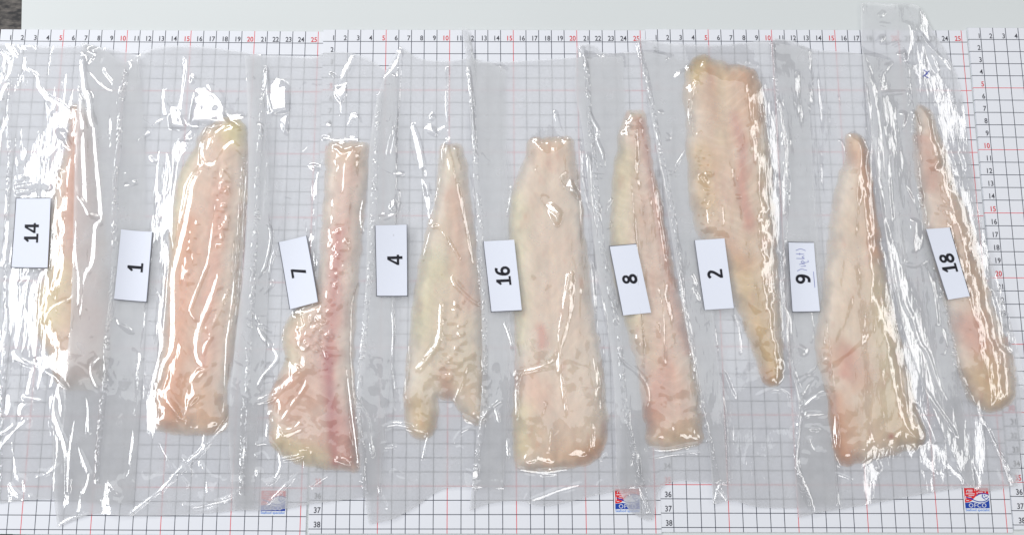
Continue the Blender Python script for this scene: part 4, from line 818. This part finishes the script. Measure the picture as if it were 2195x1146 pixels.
    tg = empty('number_tag', (float(cen[0]), float(cen[1]), zc)); tag(tg, spec['tag_label'], 'number tag', 'paper number tags')
    def to3(u, v, dz): p_ = bil(u, v); return np.c_[p_, tz(u, v) + dz] - np.array([cen[0], cen[1], zc])
    nn = 14 * 28
    pv = to3(uu.ravel(), vv.ravel(), 0.0)
    mesh_np('paper', pv, grid_faces(14, 28), M_PAPER, tg)
    wmm = (np.linalg.norm(tq[1] - tq[0]) + np.linalg.norm(tq[2] - tq[3])) / 2; hmm = (np.linalg.norm(tq[3] - tq[0]) + np.linalg.norm(tq[2] - tq[1])) / 2
    fl_ = Flat(); v_, f_ = big_number(spec['num']); v_, f_ = split(*split(v_, f_))
    capw = v_[:, 0].max() - v_[:, 0].min(); caph = v_[:, 1].max() - v_[:, 1].min(); dh = 0.0112
    v_ = (v_ - [(v_[:, 0].max() + v_[:, 0].min()) / 2, (v_[:, 1].max() + v_[:, 1].min()) / 2]) * dh / caph * [1.0, 1.0]
    fl_.add(v_, f_)
    cu_, cv_ = spec.get('num_at', (0.5, 0.52))
    def xf(v, cu_=cu_, cv_=cv_):
        # text runs bottom to top along the tag
        return to3(cu_ - v[:, 1] / wmm, cv_ - v[:, 0] / hmm, 0.0002)
    fl_.build('numeral', [M_BLACK], tg, xf)
    bd_ = Flat(); e_ = 0.0004
    for side in spec.get('borders', ''):
        if side == 'l': bd_.poly([(0.004, 0), (0.004, 1), (0.004 + e_ / wmm, 1), (0.004 + e_ / wmm, 0)])
        if side == 'r': bd_.poly([(0.996 - e_ / wmm, 0), (0.996 - e_ / wmm, 1), (0.996, 1), (0.996, 0)])
        if side == 'b': bd_.poly([(0, 0.998 - e_ / hmm), (0, 0.998), (1, 0.998), (1, 0.998 - e_ / hmm)])
        if side == 't': bd_.poly([(0, 0.002), (0, 0.002 + e_ / hmm), (1, 0.002 + e_ / hmm), (1, 0.002)])
    def sub(v, f):  # split long border strips so they follow the bend
        return v, f
    if bd_.n:
        V, Fq = [], []
        for q_ in bd_.f:
            P_ = np.concatenate(bd_.v)[q_][:, :2]; k = 16
            long01 = np.linalg.norm(P_[1] - P_[0]) > np.linalg.norm(P_[2] - P_[1])
            a0, a1, b0, b1 = (P_[0], P_[1], P_[3], P_[2]) if long01 else (P_[1], P_[2], P_[0], P_[3])
            o_ = len(V)
            for i in range(k + 1): V += [a0 + (a1 - a0) * i / k, b0 + (b1 - b0) * i / k]
            Fq += [[o_ + 2 * i, o_ + 2 * i + 1, o_ + 2 * i + 3, o_ + 2 * i + 2] for i in range(k)]
        V = np.array(V); mesh_np('border_line', to3(V[:, 0], V[:, 1], 0.00012), Fq, M_BLACK, tg, False)
    if 'ink' in spec:
        ik = Flat()
        for st_ in spec['ink']: ik.stroke(st_, 0.00032, 0, 0, 4)
        ik.build('handwriting', [M_PEN], tg, lambda v: to3(cu_ + v[:, 0] / wmm, cv_ + v[:, 1] / hmm, 0.00015))
    u_ = np.clip(((X - tq[0][0]) * (tq[1] - tq[0])[0] + (Y - tq[0][1]) * (tq[1] - tq[0])[1]) / ((tq[1] - tq[0]) @ (tq[1] - tq[0])), 0, 1)
    v_ = np.clip(((X - tq[0][0]) * (tq[3] - tq[0])[0] + (Y - tq[0][1]) * (tq[3] - tq[0])[1]) / ((tq[3] - tq[0]) @ (tq[3] - tq[0])), 0, 1)
    tagz = np.where(tm, tz(u_, v_), 0);
    Fz = np.maximum(Fz, np.where(tm, tagz, 0))
    new = np.where(foot, Fz, sup)
    G[j0:j1, i0:i1] = np.maximum(sup, new)

for spec in BAGS: make_bag(spec)
